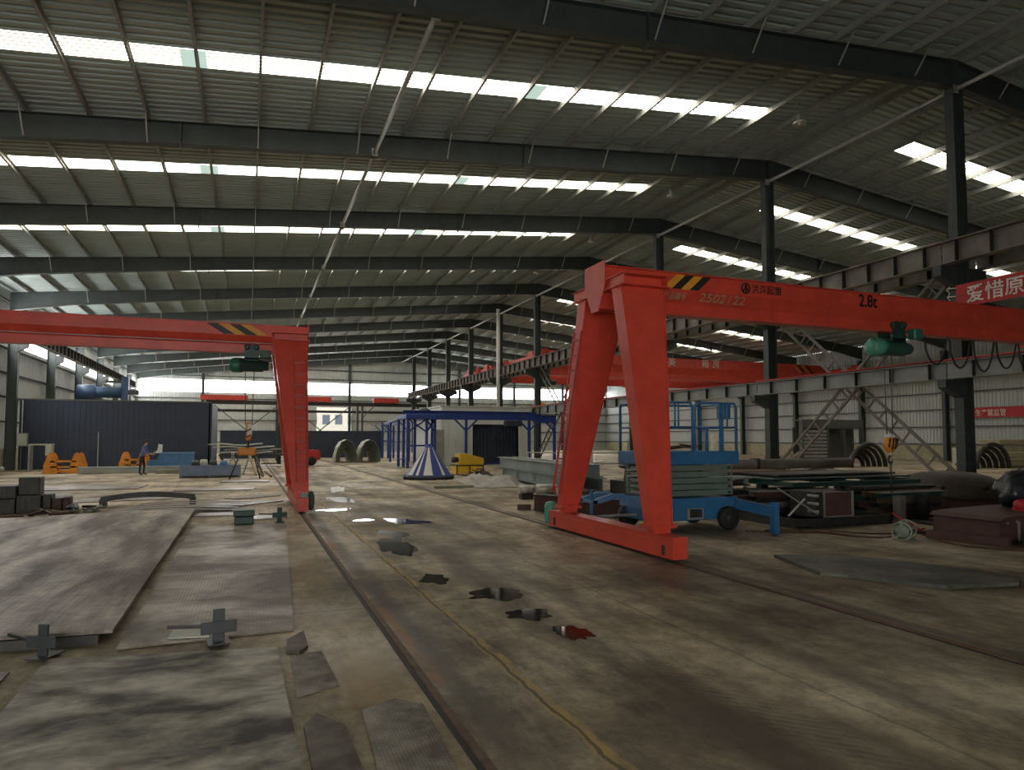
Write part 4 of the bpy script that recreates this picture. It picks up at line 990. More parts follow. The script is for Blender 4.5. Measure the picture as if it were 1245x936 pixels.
# ================================================================== MIDDLE
# curved ribbed sheets
def arc_sheet(cx, cz, r, a0, a1, y0, y1, label, k):
    mb = MB(); n = 14; rr = []
    for i in range(n+1):
        a = a0+(a1-a0)*i/n; h = .05*(i%2); x = cx+.5*(r+h)*math.cos(a); z = cz+(r+h)*math.sin(a)
        x2 = cx+.5*(r+h-.06)*math.cos(a); z2 = cz+(r+h-.03)*math.sin(a)
        rr.append([(x,y0,z),(x,y1,z),(x2,y1,z2),(x2,y0,z2)])
    mb.rings(rr)
    solid('curved_sheet', mb, M['olive' if k%2 else 'oliveb'], label, 'sheet', (cx,y0,0), 'curved ribbed sheets')
M['oliveb'] = mat('olive_sheet_light', (.30,.32,.25), .55, .1, .3, 3)
for b in range(2):
    for k in range(7):
        arc_sheet(6.95+1.72*b, .05, 1.62-.13*k, .0, 3.12, 51.6+.12*k, 53.4+.3*k, 'curved ribbed olive sheet in the %s stack by the navy fence, %s from its left' % (('left','right')[b], ORD[k]), k)
# cone
t = thing('cone_hopper', 'blue cone with white stripes and painted highlights standing upside down on the aisle floor', 'cone', (7.6,29.6,0))
c = (7.6,29.6,0); mb = MB(); n = 28; rr = []
for z,r in ((.16,1.02),(.55,.75),(1.5,.13),(1.56,.11)):
    rr.append([(c[0]+r*(1 if j%2 else .97)*math.cos(2*PI*j/n),c[1]+r*(1 if j%2 else .97)*math.sin(2*PI*j/n),z) for j in range(n)])
mb.rings(rr); mb.build('cone', M['frameblue'], t)
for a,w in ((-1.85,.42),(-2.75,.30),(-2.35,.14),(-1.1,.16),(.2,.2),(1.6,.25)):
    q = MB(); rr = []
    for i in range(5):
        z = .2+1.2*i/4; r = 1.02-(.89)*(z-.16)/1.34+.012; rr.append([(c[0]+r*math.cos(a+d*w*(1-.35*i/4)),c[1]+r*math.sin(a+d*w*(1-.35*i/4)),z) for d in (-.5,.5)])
    vs = [p for ring in rr for p in ring]; q.add(vs,[(2*i,2*i+1,2*i+3,2*i+2) for i in range(4)]); q.build('white_highlight_panel', M['white'], t)  # white stripes, widened so they also paint the cone's highlights
MB().lathe([(1.0,.04),(1.14,.04),(1.14,.16),(1.0,.16)],c,'z',28).build('base_ring', M['navy'], t)
for j in range(12): 
    a = 2*PI*j/12; MB().tube((c[0]+1.09*math.cos(a),c[1]+1.09*math.sin(a),0),(c[0]+1.09*math.cos(a),c[1]+1.09*math.sin(a),.2),.03,6).build('bolt', M['dark'], t)
# yellow machine
t = thing('yellow_machine', 'yellow boxy machine with sloped hood beside the blue cone', 'machine', (10.3,32.2,0))
MB().prism([(9.75,.5),(11.0,.5),(11.0,.82),(10.1,1.06),(9.75,1.06)],'y',31.9,32.7).build('hood', M['yellow'], t)
MB().bbox(9.55,11.0,31.85,32.75,.06,.46,.02).build('cabinet', M['yellow'], t)
for x in (9.6,10.25,10.95): MB().box(x-.025,x+.025,31.82,31.86,.04,.5).build('frame_post', M['hzblack'], t)
MB().box(9.52,11.03,31.82,32.78,.46,.5).build('mid_frame', M['hzblack'], t)
MB().lathe([(.05,9.42),(.12,9.43),(.15,9.55),(.12,9.76)],(0,32.2,.75),'x',14).build('motor', M['dark'], t)
# booth
t = thing('spray_booth', 'white panelled booth with a wide dark doorway under the blue frame', 'booth', (15.5,48,0))
def face(x0,x1,z0,z1): 
    mb = MB(); x = x0
    while x < x1-.01: 
        xe = min(x+.5,x1); mb.box(x,xe-.02,44.5,44.56,z0,z1); mb.box(xe-.02,xe,44.53,44.56,z0,z1); x = xe
    return mb
face(12.3,14.5,0,3.95).build('front_wall', M['booth'], t); face(17.95,19.0,0,3.95).build('front_wall', M['booth'], t); face(14.5,17.95,2.78,3.95).build('lintel', M['booth'], t)
MB().box(12.3,12.36,44.56,53,0,3.95).build('side_wall', M['booth'], t); MB().box(18.94,19.0,44.56,53,0,3.95).build('side_wall', M['booth'], t)
MB().box(12.2,19.1,44.45,53,3.95,4.05).build('roof', M['sage'], t)
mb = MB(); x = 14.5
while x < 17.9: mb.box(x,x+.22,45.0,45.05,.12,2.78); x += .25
mb.build('dark_interior_strips', M['navy'], t)  # navy strips stand in for the shaded inside of the booth
MB().box(12.4,18.9,52.9,53,0,3.9).build('rear_wall', M['navy'], t)
MB().box(14.4,14.5,44.44,44.52,0,2.85).build('door_jamb', M['white'], t); MB().box(17.95,18.05,44.44,44.52,0,2.85).build('door_jamb', M['white'], t)
MB().box(14.5,17.95,44.4,44.6,0,.12).build('threshold', M['frameblue'], t)
# blue conveyor frame
t = thing('conveyor_frame', 'deep blue overhead conveyor frame on braced posts before the white booth', 'frame', (14,41.5,0))
B = M['frameblue']; pr = 'post'
MB().ibar((9.0,41.5,3.28),(18.0,41.5,3.28),.3,.56).build('header_beam', B, t)
MB().ibar((18.0,41.5,3.12),(19.5,41.5,3.12),.3,.5).build('header_beam', B, t)
MB().bbox(9.0,11.4,40.6,43.6,3.0,3.3,.03).build('platform', B, t)
posts = [(9.12,40.7),(9.15,42.0),(9.12,43.4),(10.0,42.6),(10.35,40.9),(11.0,41.4),(11.35,43.4),(13.1,41.5),(17.5,41.5),(19.35,41.5)]
for x,y in posts: MB().box(x-.08,x+.08,y-.08,y+.08,0,3.05).build('post', B, t)
for (x,y) in ((13.1,41.5),(17.5,41.5),(19.35,41.5)):
    for s in (-1,1) if x < 19 else (-1,): MB().bar((x,y,2.3),(x+.75*s,y,3.02),.1).build('knee_brace', B, t)
for a,b in (((9.12,40.7,1.35),(11.0,41.4,1.35)),((9.15,42.0,.5),(9.12,43.4,.5)),((9.12,40.7,.55),(9.15,42.0,.55)),((10.0,42.6,1.35),(11.35,43.4,1.35)),((9.12,40.7,3.0),(10.35,40.9,2.2)),((10.35,40.9,3.0),(9.12,40.7,2.2)),((10.35,40.9,3.0),(11.0,41.4,2.2)),((11.0,41.4,3.0),(10.35,40.9,2.2)),((11.0,41.4,3.0),(11.35,43.4,2.2)),((11.35,43.4,1.2),(11.0,41.4,1.2))):
    MB().bar(a,b,.08).build('brace', B, t)
for x0,x1 in ((9.3,11.6),(11.3,12.4)): MB().bar((x0,43.5,3.18),(x1,62,3.05),.16,.2).build('track', B, t)
for x,y in ((11.5,61.8),(12.0,61.6),(12.45,61.4),(10.3,52),(11.75,52)):
    MB().box(x-.08,x+.08,y-.08,y+.08,0,3.05).build('post', B, t)
    MB().bar((x,y,2.3),(x-.7,y,3.02),.08).build('knee_brace', B, t)
MB().bar((11.5,61.8,1.6),(12.45,61.4,1.6),.07).build('brace', B, t)
MB().bbox(15.8,16.9,41.2,41.8,2.6,2.98,.03).build('trolley', M['navy'], t)
solid('motor_cover', MB().lathe([(.05,3.31),(.5,3.33),(.45,3.6),(.1,3.8)],(10.6,42.5,0),'z',14), M['dgreen'], 'dark green motor on top of the blue conveyor frame', 'motor', (10.6,42,3.3))
solid('cabinet', MB().bbox(11.6,12.2,43.4,43.9,0,2.4,.02), M['sage'], 'pale upright cabinet at the left corner of the white booth', 'cabinet', (11.9,43.6,0))
# grey beams stacked
def hbeam(p, q, w, h, m, label, grp=None, name='steel_beam'):
    p = Vector(p); q = Vector(q); t = thing(name, label, 'beam', ((p+q)/2)-Vector((0,0,h/2)), 0, grp)
    MB().ibar(p,q,w,h,.025,.02).build('section', M[m], t)
    n = max(2,int((q-p).length/2.2)); d = (q-p).normalized(); r = d.cross(Vector((0,0,1)))
    for i in range(n+1):
        c = p+(q-p)*((i+.02)/(n+.04)); MB().bar(c-d*.01-Vector((0,0,h/2-.02)),c-d*.01+Vector((0,0,h/2-.02)),w*.92,.02,up=r).build('stiffener', M[m], t)
    return t
hbeam((10.95,29.0,.31),(9.86,19.2,.31),.42,.42,'bluegrey','blue grey steel beam at the bottom of the stack beside the yellow machine','stacked blue grey beams')
hbeam((10.95,29.3,.745),(9.9,19.5,.745),.42,.42,'bluegrey','blue grey steel beam on top of the stack beside the yellow machine','stacked blue grey beams')
hbeam((11.7,29.0,.31),(10.6,19.2,.31),.42,.42,'bluegrey','blue grey steel beam hidden in the rear of the lower stack','stacked blue grey beams')
hbeam((11.7,29.4,.745),(10.65,19.5,.745),.42,.42,'bluegrey','blue grey steel beam at the rear top of the stack','stacked blue grey beams')
for k,(x,y) in enumerate(((11.1,27.5),(10.55,22.5),(10.2,19.8))): solid('sleeper', MB().box(x-.3,x+1.1,y-.08,y+.08,0,.095), M['wood'], 'timber sleeper under the blue grey beams, %s from the back' % ORD[k], 'sleeper', (x,y,0), 'sleepers')
# rods lying at the foot of the beams
for k in range(4):
    solid('steel_rod', MB().tube((9.95-.15*k,22.9-.3*k,.05),(9.55-.12*k,19.6-.2*k,.05),.035,7), M['grey' if k%2 else 'dark'], 'steel rod along the foot of the blue grey beams, %s from the beams' % ORD[k], 'rod', (9.6,21,0), 'rods by the beams')
# tarp
mb = MB(); nx,ny = 22,16; vs = []
for j in range(ny+1):
    for i in range(nx+1):
        u,v = i/nx, j/ny; x = 7.75+2.2*u-.35*v+.9*(v) ; y = 23.2+5.2*v+.6*(1-u)*0
        e = min(u,1-u,v,1-v); h = .02+.26*min(1,e*5)*(.5+1.5*noise.noise(Vector((u*3.1,v*3.3,2.2))))+.10*noise.noise(Vector((u*13,v*9,0)))*min(1,e*8)
        vs.append((x+.18*noise.noise(Vector((u*3,v*9,9))), y+.3*noise.noise(Vector((u*8,v*3,5))), max(.012,h)))
mb.smooth = True; mb.add(vs,[(j*(nx+1)+i,j*(nx+1)+i+1,(j+1)*(nx+1)+i+1,(j+1)*(nx+1)+i) for j in range(ny) for i in range(nx)])
solid('tarpaulin', mb, M['tarp'], 'crumpled pale grey tarpaulin on the floor before the beam stack', 'tarpaulin', (9,26,0))
heap('reddish scrap piece in the heap between tarpaulin and yellow machine', 10.1, 29.6, 12, .7, .7, ('maroon','rust','dark'), .35, 11, grp='reddish scrap heap')
solid('timber_bar', MB().box(6.3,7.75,23.6,23.78,.0,.09), M['olive'], 'dark olive bar on the floor in front of the tarpaulin', 'bar', (7,23.7,0))
# silver ducts
for k,(x,y,r,L_) in enumerate(((7.75,18.6,.13,.45),(8.25,18.3,.15,.6),(8.6,17.7,.13,.5))):
    t = thing('silver_pipe', 'short silver pipe piece beside the far leg of the right crane, %s from the left' % ORD[k], 'pipe', (x,y,0), 0, 'silver pipe pieces')
    MB().lathe([(r*.8,x-L_*.5),(r,x-L_*.5),(r,x+L_*.5),(r*.8,x+L_*.5)],(0,y,.16+r),'x',16).build('tube', M['lampcap'], t)
    MB().box(x-L_*.4,x+L_*.4,y-r,y+r,0,.17).build('cradle', M['dark'], t)
# brown plate girder on the floor
t = thing('brown_girder', 'dark brown girder on the floor behind the far leg of the right crane', 'girder', (7.4,14.3,0))
a = Vector((6.8,15.55,.22)); b = Vector((8.35,12.95,.22))
MB().bar(a,b,.34,.34).build('girder', M['maroon'], t)
MB().bar(a+Vector((0,0,.18)),b+Vector((0,0,.18)),.42,.025).build('top_flange', M['dark'], t); MB().bar(a-Vector((0,0,.18)),b-Vector((0,0,.18)),.42,.025).build('bottom_flange', M['dark'], t)
solid('brown_box_tube', MB().bar((6.30,15.68,.09),(6.62,15.62,.09),.15,.14), M['maroon'], 'short dark brown box tube sticking out at the left of the brown girder', 'tube', (6.6,15.6,0))
for k in range(3):
    solid('steel_section', MB().cbar((8.6+.22*k,15.6-.1*k,.10+.0*k),(9.3+.2*k,14.1-.1*k,.10),.14,.18,.012), M['dark'], 'dark channel lying behind the brown girder, %s from it' % ORD[k], 'channel', (9,14,0), 'channels behind the brown girder')
# machinery glimpsed between the two crane legs
t = thing('ring_machine', 'dark machine of rings and rods seen between the two right crane legs', 'machine', (11.2,18.0,0))
MB().box(10.7,12.0,17.4,18.8,0,.5).build('base', M['dark'], t)
for z,r in ((.95,.6),(1.2,.45)): MB().torus((11.3,18.0,z),r,.06,'z',24,8).build('ring', M['dark'], t)
for a in range(6): MB().tube((11.3+.55*math.cos(a*PI/3),18+.55*math.sin(a*PI/3),.5),(11.3+.4*math.cos(a*PI/3),18+.4*math.sin(a*PI/3),1.75),.03,6).build('rod', M['grey'], t)
for k,(z,y) in enumerate(((.62,15.8),(.16,15.1))):
    solid('dark_pipe', MB().lathe([(.10,9.8),(.15,9.8),(.15,11.9),(.10,11.9)],(0,y,z),'x',14), M['rust'], 'thick dark pipe seen between the right crane legs, %s' % ('upper','lower')[k], 'pipe', (10.8,y,z), 'thick pipes between the legs')
solid('pipe_rack', MB().box(9.9,10.0,15.4,16.1,0,.46).box(11.6,11.7,15.4,16.1,0,.46).box(9.9,11.7,15.4,16.1,.43,.47), M['dark'], 'dark rack under the upper thick pipe between the crane legs', 'rack', (10.8,15.8,0))
# guard rail and rack near the fourth column
t = thing('guard_rail', 'thin grey guard rail behind the blue grey beam stack', 'guard rail', (15,30,0))
for z in (.6,1.1): MB().tube((13.0,31,z),(19,27,z),.03,8).build('rail', M['grey'], t)
for i in range(4): MB().tube((13+2*i,31-1.33*i,0),(13+2*i,31-1.33*i,1.12),.035,8).build('post', M['grey'], t)
solid('gas_cylinder', MB().lathe([(.05,0),(.2,.02),(.2,1.35),(.12,1.5),(.05,1.52),(.05,1.62)],(16.2,30.6,0),'z',16), M['white'], 'white cylinder standing behind the guard rail', 'cylinder', (16.2,30.6,0))
# ================================================================== SCISSOR LIFT
t = thing('scissor_lift', 'blue mobile scissor lift with railing, folded, behind the right crane leg', 'scissor lift', (8.2,11.6,0))
LX0,LX1,LY0,LY1 = 7.15,9.18,11.0,12.15; S = M['liftblue']
c = MB().bbox(LX0+.06,LX1-.06,LY0+.08,LY1-.08,.20,.62,.02); c.build('chassis', S, t)
MB().box(LX0,LX1,LY0+.02,LY0+.06,.44,.64).build('chassis_rail', S, t); MB().box(LX0,LX1,LY1-.06,LY1-.02,.44,.64).build('chassis_rail', S, t)
MB().box(LX0-.02,LX0+.04,LY0,LY1,.44,.64).build('end_rail', M['cyanblue'], t)  # lighter blue paints the lit look of this end into the colour
MB().box(8.0,8.36,LY0+.03,LY0+.09,.22,.46).build('battery_frame', M['grey'], t); MB().box(8.04,8.32,LY0+.02,LY0+.1,.26,.42).build('battery_box', M['dark'], t)
for k in range(5):
    z = .68+.122*k
    for y in (LY0+.06,LY1-.14):
        MB().box(LX0+.10,LX1-.08,y,y+.08,z,z+.105).build('scissor_arm', M['liftgreen'], t)
    MB().box(LX0+.12,LX0+.2,LY0+.2,LY1-.2,z+.02,z+.07).build('cross_tube', M['grey'], t)
    MB().tube((LX1-.18,LY0+.02,z+.05),(LX1-.18,LY1-.02,z+.05),.025,8).build('pivot_pin', M['dark'], t)
MB().bbox(LX0-.03,LX1+.02,LY0-.03,LY1+.03,1.29,1.55,.012).build('platform', S, t)
def rail_frame(p, q, posts=True):
    p = Vector(p); q = Vector(q); k = MB()
    k.path([(p.x,p.y,1.55),(p.x,p.y,2.42),tuple((p+(q-p)*.04)+Vector((0,0,2.5))),tuple((p+(q-p)*.96)+Vector((0,0,2.5))),(q.x,q.y,2.42),(q.x,q.y,1.55)],.024,8)
    k.tube((p.x,p.y,2.02),(q.x,q.y,2.02),.02,8)
    return k
for p,q in (((LX0+.02,LY0,0),(8.1,LY0,0)),((8.16,LY0,0),(9.15,LY0,0)),((LX0+.02,LY1,0),(8.1,LY1,0)),((8.16,LY1,0),(9.15,LY1,0)),((LX0+.01,LY0,0),(LX0+.01,LY1,0)),((9.16,LY0,0),(9.16,LY1,0))):
    g = rail_frame(p,q).build('railing', S, t)
for x,h in ((7.7,2.5),(7.78,2.5),(8.42,2.02),(8.46,2.02),(8.78,2.5),(8.94,2.5)): MB().tube((x,LY0,1.55 if h<2.1 else 2.02),(x,LY0,h),.018,8).build('baluster', S, t)
MB().bar((8.78,LY0-.01,1.55),(8.78,LY0-.01,2.5),.10,.03,up=(0,1,0)).build('gate_post', S, t)
MB().bbox(8.95,9.12,LY0+.1,LY0+.35,2.2,2.5,.02).build('control_box', S, t)
for x in (LX0+.12,LX1-.28):
    for y in (LY0-.06,LY1-.06):
        w = MB().lathe([(.05,y-.06),(.20,y-.06),(.225,y-.04),(.23,y+.02),(.225,y+.08),(.20,y+.10),(.05,y+.1)],(x if x>8 else x+.05,0,.23),'y',20).build('wheel', M['black'], t)
        MB().lathe([(.02,y-.075),(.09,y-.072),(.10,y-.05),(.02,y-.05)],(x if x>8 else x+.05,0,.23),'y',12).build('hub', M['dark'], w)
# tow bar to the left
MB().prism([(6.35,.50),(6.75,.60),(7.0,.60),(7.15,.52),(7.15,.62),(7.0,.70),(6.72,.70),(6.35,.60)],'y',12.3,12.38).build('tow_bar', M['cyanblue'], t)
MB().prism([(6.35,.50),(6.75,.60),(7.0,.60),(7.15,.52),(7.15,.62),(7.0,.70),(6.72,.70),(6.35,.60)],'y',11.75,11.83).build('tow_bar', M['cyanblue'], t)
MB().bar((6.38,11.75,.55),(6.38,12.38,.55),.06).build('tow_crossbar', M['cyanblue'], t); MB().bar((6.4,12.0,.30),(6.4,12.0,.78),.05).build('tow_pin', S, t)
MB().tube((6.3,11.9,.25),(7.2,11.6,.3),.03,8).build('steering_rod', M['grey'], t)
# outrigger at right
MB().bar((9.12,11.0,.50),(9.25,10.10,.42),.08,.20).build('outrigger_arm', S, t)
MB().box(9.19,9.31,10.02,10.14,.02,.60).build('outrigger_leg', S, t); MB().lathe([(.03,.0),(.06,.005),(.05,.03),(.02,.05)],(9.25,10.08,0),'z',12).build('foot', M['dark'], t)
pts = [(7.22+.03*math.sin(k*1.3),LY0-.02,1.25-.10*k) for k in range(9)]; MB().path(pts,.018,6).build('cable', M['cream'], t)
heap('dark scrap piece lying in the lift platform', 8.45, 11.6, 7, .45, .3, ('rust','dark','maroon'), .05, 21, grp='scrap on the lift platform')
for o in bpy.data.objects:
    if o.get('group') == 'scrap on the lift platform': o.location.z += 1.545
# ================================================================== RIGHT PILES
def channel_frame(label, x0,x1,y0,y1,z,h,m='dark',grp=None):
    t = thing('channel_frame', label, 'frame', ((x0+x1)/2,(y0+y1)/2,z), 0, grp)
    MB().cbar((x0,y0,z+h/2),(x1,y0,z+h/2),.09,h,.012).build('front_channel', M[m], t); MB().cbar((x0,y1,z+h/2),(x1,y1,z+h/2),.09,h,.012,flip=-1).build('rear_channel', M[m], t)
    for x in (x0+.05,(x0+x1)/2,x1-.05): MB().cbar((x,y0,z+h/2),(x,y1,z+h/2),.09,h,.012).build('cross_channel', M[m], t)
    return t
channel_frame('dark channel frame lowest in the pile right of the lift', 10.2,12.9,10.55,12.6,0,.18)
channel_frame('dark channel frame on top of the pile right of the lift', 11.25,15.3,11.7,13.6,.72,.10,'dgreen')
# maroon boxed end with pale edges
t = thing('box_section', 'dark maroon boxed section end with pale edges in the right pile', 'box section', (11.45,10.9,.18))
MB().box(11.08,11.84,10.66,11.5,.19,.68).build('body', M['maroon'], t)
for x in (11.06,11.84): MB().box(x-.012,x+.012,10.62,10.66,.18,.70).build('edge_strip', M['grey'], t)
MB().box(11.04,11.86,10.62,10.66,.18,.20).build('edge_strip', M['grey'], t)
for k in range(3): 
    MB().tube((10.9,10.64,.3+.16*k),(10.9,10.9,.3+.16*k),.035,8).build('pin', M['grey'], t)
MB().box(10.88,11.06,10.68,11.4,.19,.70).build('side_web', M['dark'], t)
# crossed flats
for k,(a,b) in enumerate((((9.95,10.75,.80),(10.85,10.62,.26)),((10.15,10.68,.24),(10.55,10.64,.58)))):
    solid('flat_bar', MB().bar(a,b,.05,.02), M['grey'], 'pale flat bar crossing the front of the right pile, %s one' % ('longer','shorter')[k], 'bar', a, 'crossed flat bars')
# rack of pipes beside the lift
t = thing('pipe_rack', 'low grey rack right behind the lift holding thin pipes', 'rack', (10.4,13.2,0))
for x in (9.75,10.55,11.0):
    for y in (12.9,13.7): MB().box(x-.04,x+.04,y-.04,y+.04,0,.85).build('post', M['grey'], t)
for z in (.22,.48,.72): MB().box(9.6,11.1,12.86,13.74,z-.03,z).build('shelf', M['dark'], t)
MB().box(9.5,11.1,12.8,13.8,.85,.90).build('top', M['grey'], t)
for r,z in enumerate((.272,.532,.772)):
    for k in range(5):
        y = 12.98+.15*k; solid('thin_pipe', MB().tube((9.62,y,z-.015),(11.08,y,z-.015),.034,8), M['grey' if (k+r)%2 else 'rust'], 'thin pipe on the %s shelf of the rack behind the lift, %s from the front' % (('lowest','middle','highest')[r],ORD[k]), 'pipe', (10.3,y,z-.05), 'pipes in the low rack')
# layered plates
lay = [(11.2,15.55,12.2,14.4,.84,.88,'dgreen','green grey plate on the right pile, widest'),(10.2,13.3,13.9,14.9,.90,.96,'rust','rusty plate behind the rack and lift'),(11.6,15.4,12.5,13.8,.905,.95,'dark','dark plate lying on the widest green grey plate'),(13.2,15.5,11.5,12.1,.62,.68,'dark','dark plate at the right end of the right pile')]
for x0,x1,y0,y1,z0,z1,m,lab in lay:
    solid('stacked_plate', MB().bbox(x0,x1,y0,y1,z0,z1,.008), M[m], lab, 'plate', ((x0+x1)/2,y0,z0), 'plates on the right pile')
for k,(x,y,h) in enumerate(((10.9,14.5,.9),(13.0,14.6,.9),(14.6,12.9,.72),(15.3,13.3,.72),(15.35,14.2,.84))):
    solid('stand_block', MB().ibar((x,y,0),(x,y,h-.005),.22,.22), M['dark'], 'dark stub stand carrying the plates of the right pile, %s' % ['under the rusty plate left','under the rusty plate right','under the frame middle','under the frame right end','under the widest plate right end'][k], 'stand', (x,y,0), 'stub stands in the right pile')
# long pipes at the back of the pile
for k,(z,y,x0,x1,r) in enumerate(((1.06,15.6,12.2,17.3,.15),(1.04,15.95,12.4,16.9,.13),(.745,15.78,12.0,16.5,.115))):
    t = thing('long_pipe', ['long dark pipe with black open end above the right pile','long dark pipe behind the black ended one','long dark pipe below the black ended one'][k], 'pipe', (14.5,y,z), 0, 'long pipes')
    MB().lathe([(r*.85,x0),(r,x0),(r,x1),(r*.85,x1)],(0,y,z),'x',18).build('tube', M['runway'], t)
    MB().lathe([(.01,x1+.005),(r*.84,x1+.004),(r*.84,x1-.1),(.01,x1-.1)],(0,y,z),'x',18).build('open_end', M['black'], t)
    MB().box(13.6,13.68,y-r-.02,y+r+.02,z-r-.02,z+r+.02).build('clamp', M['dark'], t)
for k,x in enumerate((12.6,16.2)): solid('pipe_trestle', MB().box(x-.06,x+.06,15.4,16.15,.56,.63).box(x-.05,x+.05,15.45,15.55,0,.56).box(x-.05,x+.05,16.0,16.1,0,.56), M['dark'], 'dark trestle under the long pipes, %s end' % ('near lift','free')[k], 'trestle', (x,15.8,0), 'pipe trestles')
# dense dark sections between pile and column: every section its own thing
n = 0
for r in range(5):
    for k in range(6):
        y = 10.95+.22*k; x0 = 12.95+.06*((r*3+k)%4); x1 = 15.05+.09*((r*5+k*2)%5)
        solid('steel_channel', MB().cbar((x0,y,.07+.118*r),(x1,y,.07+.118*r),.19,.11,.01), M[('dark','maroon','dark','rust','dgreen')[(r+2*k)%5]], 'dark channel in the dense stack, %s layer up, %s from the front' % (ORD[r],ORD[k]), 'channel', ((x0+x1)/2,y,.01+.118*r), 'dense channel stack'); n += 1
for k,x in enumerate((13.3,14.05)):
    solid('upright_block', MB().ibar((x,10.72,0),(x,10.72,.55),.2,.16), M['runway'] if k==0 else M['dark'], 'upright %s stub in front of the dense channel stack' % ('pale','dark')[k], 'stub', (x,10.72,0), 'upright stubs')
for r in range(4):
    for k in range(5):
        y = 11.75+.24*k; x0 = 10.25+.07*((r*3+k)%4); x1 = 12.6+.06*((r*5+k*2)%5)
        solid('steel_channel', MB().cbar((x0,y,.25+.112*r),(x1,y,.25+.112*r),.2,.105,.01), M[('dark','runway','dark','maroon','dgreen')[(r+3*k)%5]], 'dark channel in the stack behind the maroon box, %s layer up, %s from the front' % (ORD[r],ORD[k]), 'channel', ((x0+x1)/2,y,.2+.112*r), 'channels behind the maroon box')
# curved dark head plate
t = thing('dished_head', 'dark dished steel head plate in front of the nearest ridge column', 'head plate', (17.05,12.3,0))
prof = [(1.35,.30),(1.33,.42),(1.2,.66),(.9,.84),(.6,.92),(.02,.95)]
mb = MB(); mb.lathe(prof+[(.02,.92),(.58,.89),(.87,.81),(1.16,.63),(1.28,.4),(1.29,.30)],(17.05,12.3,.0),'z',32); mb.build('dish', M['brownsteel'], t)
MB().lathe([(1.1,.0),(1.35,.0),(1.38,.04),(1.34,.3),(1.2,.3)],(17.05,12.3,0),'z',32).build('skirt', M['maroon'], t)
for a in (-2.6,-1.9,-1.2): MB().tube((17.05+1.2*math.cos(a),12.3+1.2*math.sin(a),.58),(17.05+1.34*math.cos(a),12.3+1.34*math.sin(a),.6),.045,8).build('boss', M['black'], t)
MB().box(15.6,15.64,11.7,12.3,.25,.62).build('lug', M['dark'], t)
# long low plates leading to it
for k in range(4):
    solid('low_plate', MB().bbox(13.2+.25*k,16.4+.3*k,9.75+.0*k,10.25-.08*k,.005+.065*k,.06+.065*k,.008), M[('dark','maroon','dark','rust')[k]], 'low dark plate in front of the dished head, %s layer up' % ORD[k], 'plate', (14.5,9.9,.06*k), 'low plates by the dished head')
# dark box with bolts at the right border
t = thing('plate_box', 'dark purple brown plate box at the right border with rivets along its top', 'plate box', (13.2,8.3,0))
poly = [(11.95,.02),(14.6,.02),(14.6,.47),(13.6,.475),(12.6,.455),(12.1,.43),(11.98,.38)]
MB().prism(poly,'y',7.75,8.95).build('body', M['maroon'], t)
MB().prism([(11.93,.385),(12.08,.435),(12.6,.462),(13.6,.482),(14.6,.478),(14.6,.492),(13.6,.497),(12.58,.477),(12.06,.45),(11.9,.39)],'y',7.71,8.99).build('rim', M['maroon'], t)
for k in range(9): MB().tube((12.12+.27*k,7.74,.36+.005*k),(12.12+.27*k,7.71,.36+.005*k),.022,8).build('rivet', M['grey'], t)
MB().box(12.42,12.45,7.72,7.75,.02,.35).build('edge_strip', M['grey'], t)
solid('maroon_beam', MB().bar((11.55,8.75,.075),(11.83,7.5,.075),.12,.14), M['maroon'], 'maroon beam on the floor running out from the cable reel', 'beam', (11.8,8.1,0))
solid('grey_beam', MB().bar((12.0,7.35,.075),(14.6,7.1,.075),.16,.15), M['dark'], 'dark beam on the floor before the plate box', 'beam', (13.2,7.2,0))
# black film bundle on the box
mb = MB(); n_, m_ = 26, 16; rr = []
for k in range(m_+1):
    th = PI*(k+.02)/(m_+.04); ring = []
    for j in range(n_):
        ph = 2*PI*j/n_; d = Vector((math.sin(th)*math.cos(ph), math.sin(th)*math.sin(ph), -math.cos(th)))
        s = 1+.22*noise.noise(d*2.3+Vector((3,1,2)))+.10*noise.noise(d*6)
        p = Vector((13.9+.62*s*d.x, 8.5+.42*s*d.y, .80+.42*s*d.z)); p.z = max(p.z,.502); ring.append(p)
    rr.append(ring)
mb.smooth = True; mb.rings(rr)
solid('film_bundle', mb, M['blacktarp'], 'black film wrapped bundle on the dark plate box at the right border', 'bundle', (13.9,8.5,.49))
solid('red_motor', MB().lathe([(.02,13.0),(.09,13.02),(.1,13.3),(.06,13.36)],(0,8.1,.60),'x',14).box(13.02,13.3,8.0,8.2,.495,.56), M['banner'], 'small dirty red motor beside the black bundle', 'motor', (13.15,8.1,.49))
# cable reel
t = thing('cable_reel', 'sage grey drum fan cage on the floor with brown hoses', 'reel', (10.95,8.75,0), .5)
for x in (-.22,.22):
    MB().torus((x,0,.17),.155,.014,'x',20,6).build('hoop', M['reel'], t, False)
    w = MB()
    for k in range(5): a = 2*PI*k/5+.3; w.bar((x,0,.17),(x,.15*math.cos(a),.17+.15*math.sin(a)),.035,.016)
    w.build('spokes', M['reel'], t, False)
MB().lathe([(.02,-.2),(.11,-.19),(.11,.19),(.02,.2)],(0,0,.17),'x',16).build('drum', M['reel'], t, False)
for k in range(9): a = 2*PI*k/9; MB().box(-.22,.22,.15*math.cos(a)-.012,.15*math.cos(a)+.012,.17+.15*math.sin(a)-.008,.17+.15*math.sin(a)+.008).build('slat', M['reel'], t, False)
MB().box(-.25,.25,-.13,-.1,0,.03).build('skid', M['reel'], t, False); MB().box(-.25,.25,.1,.13,0,.03).build('skid', M['reel'], t, False)
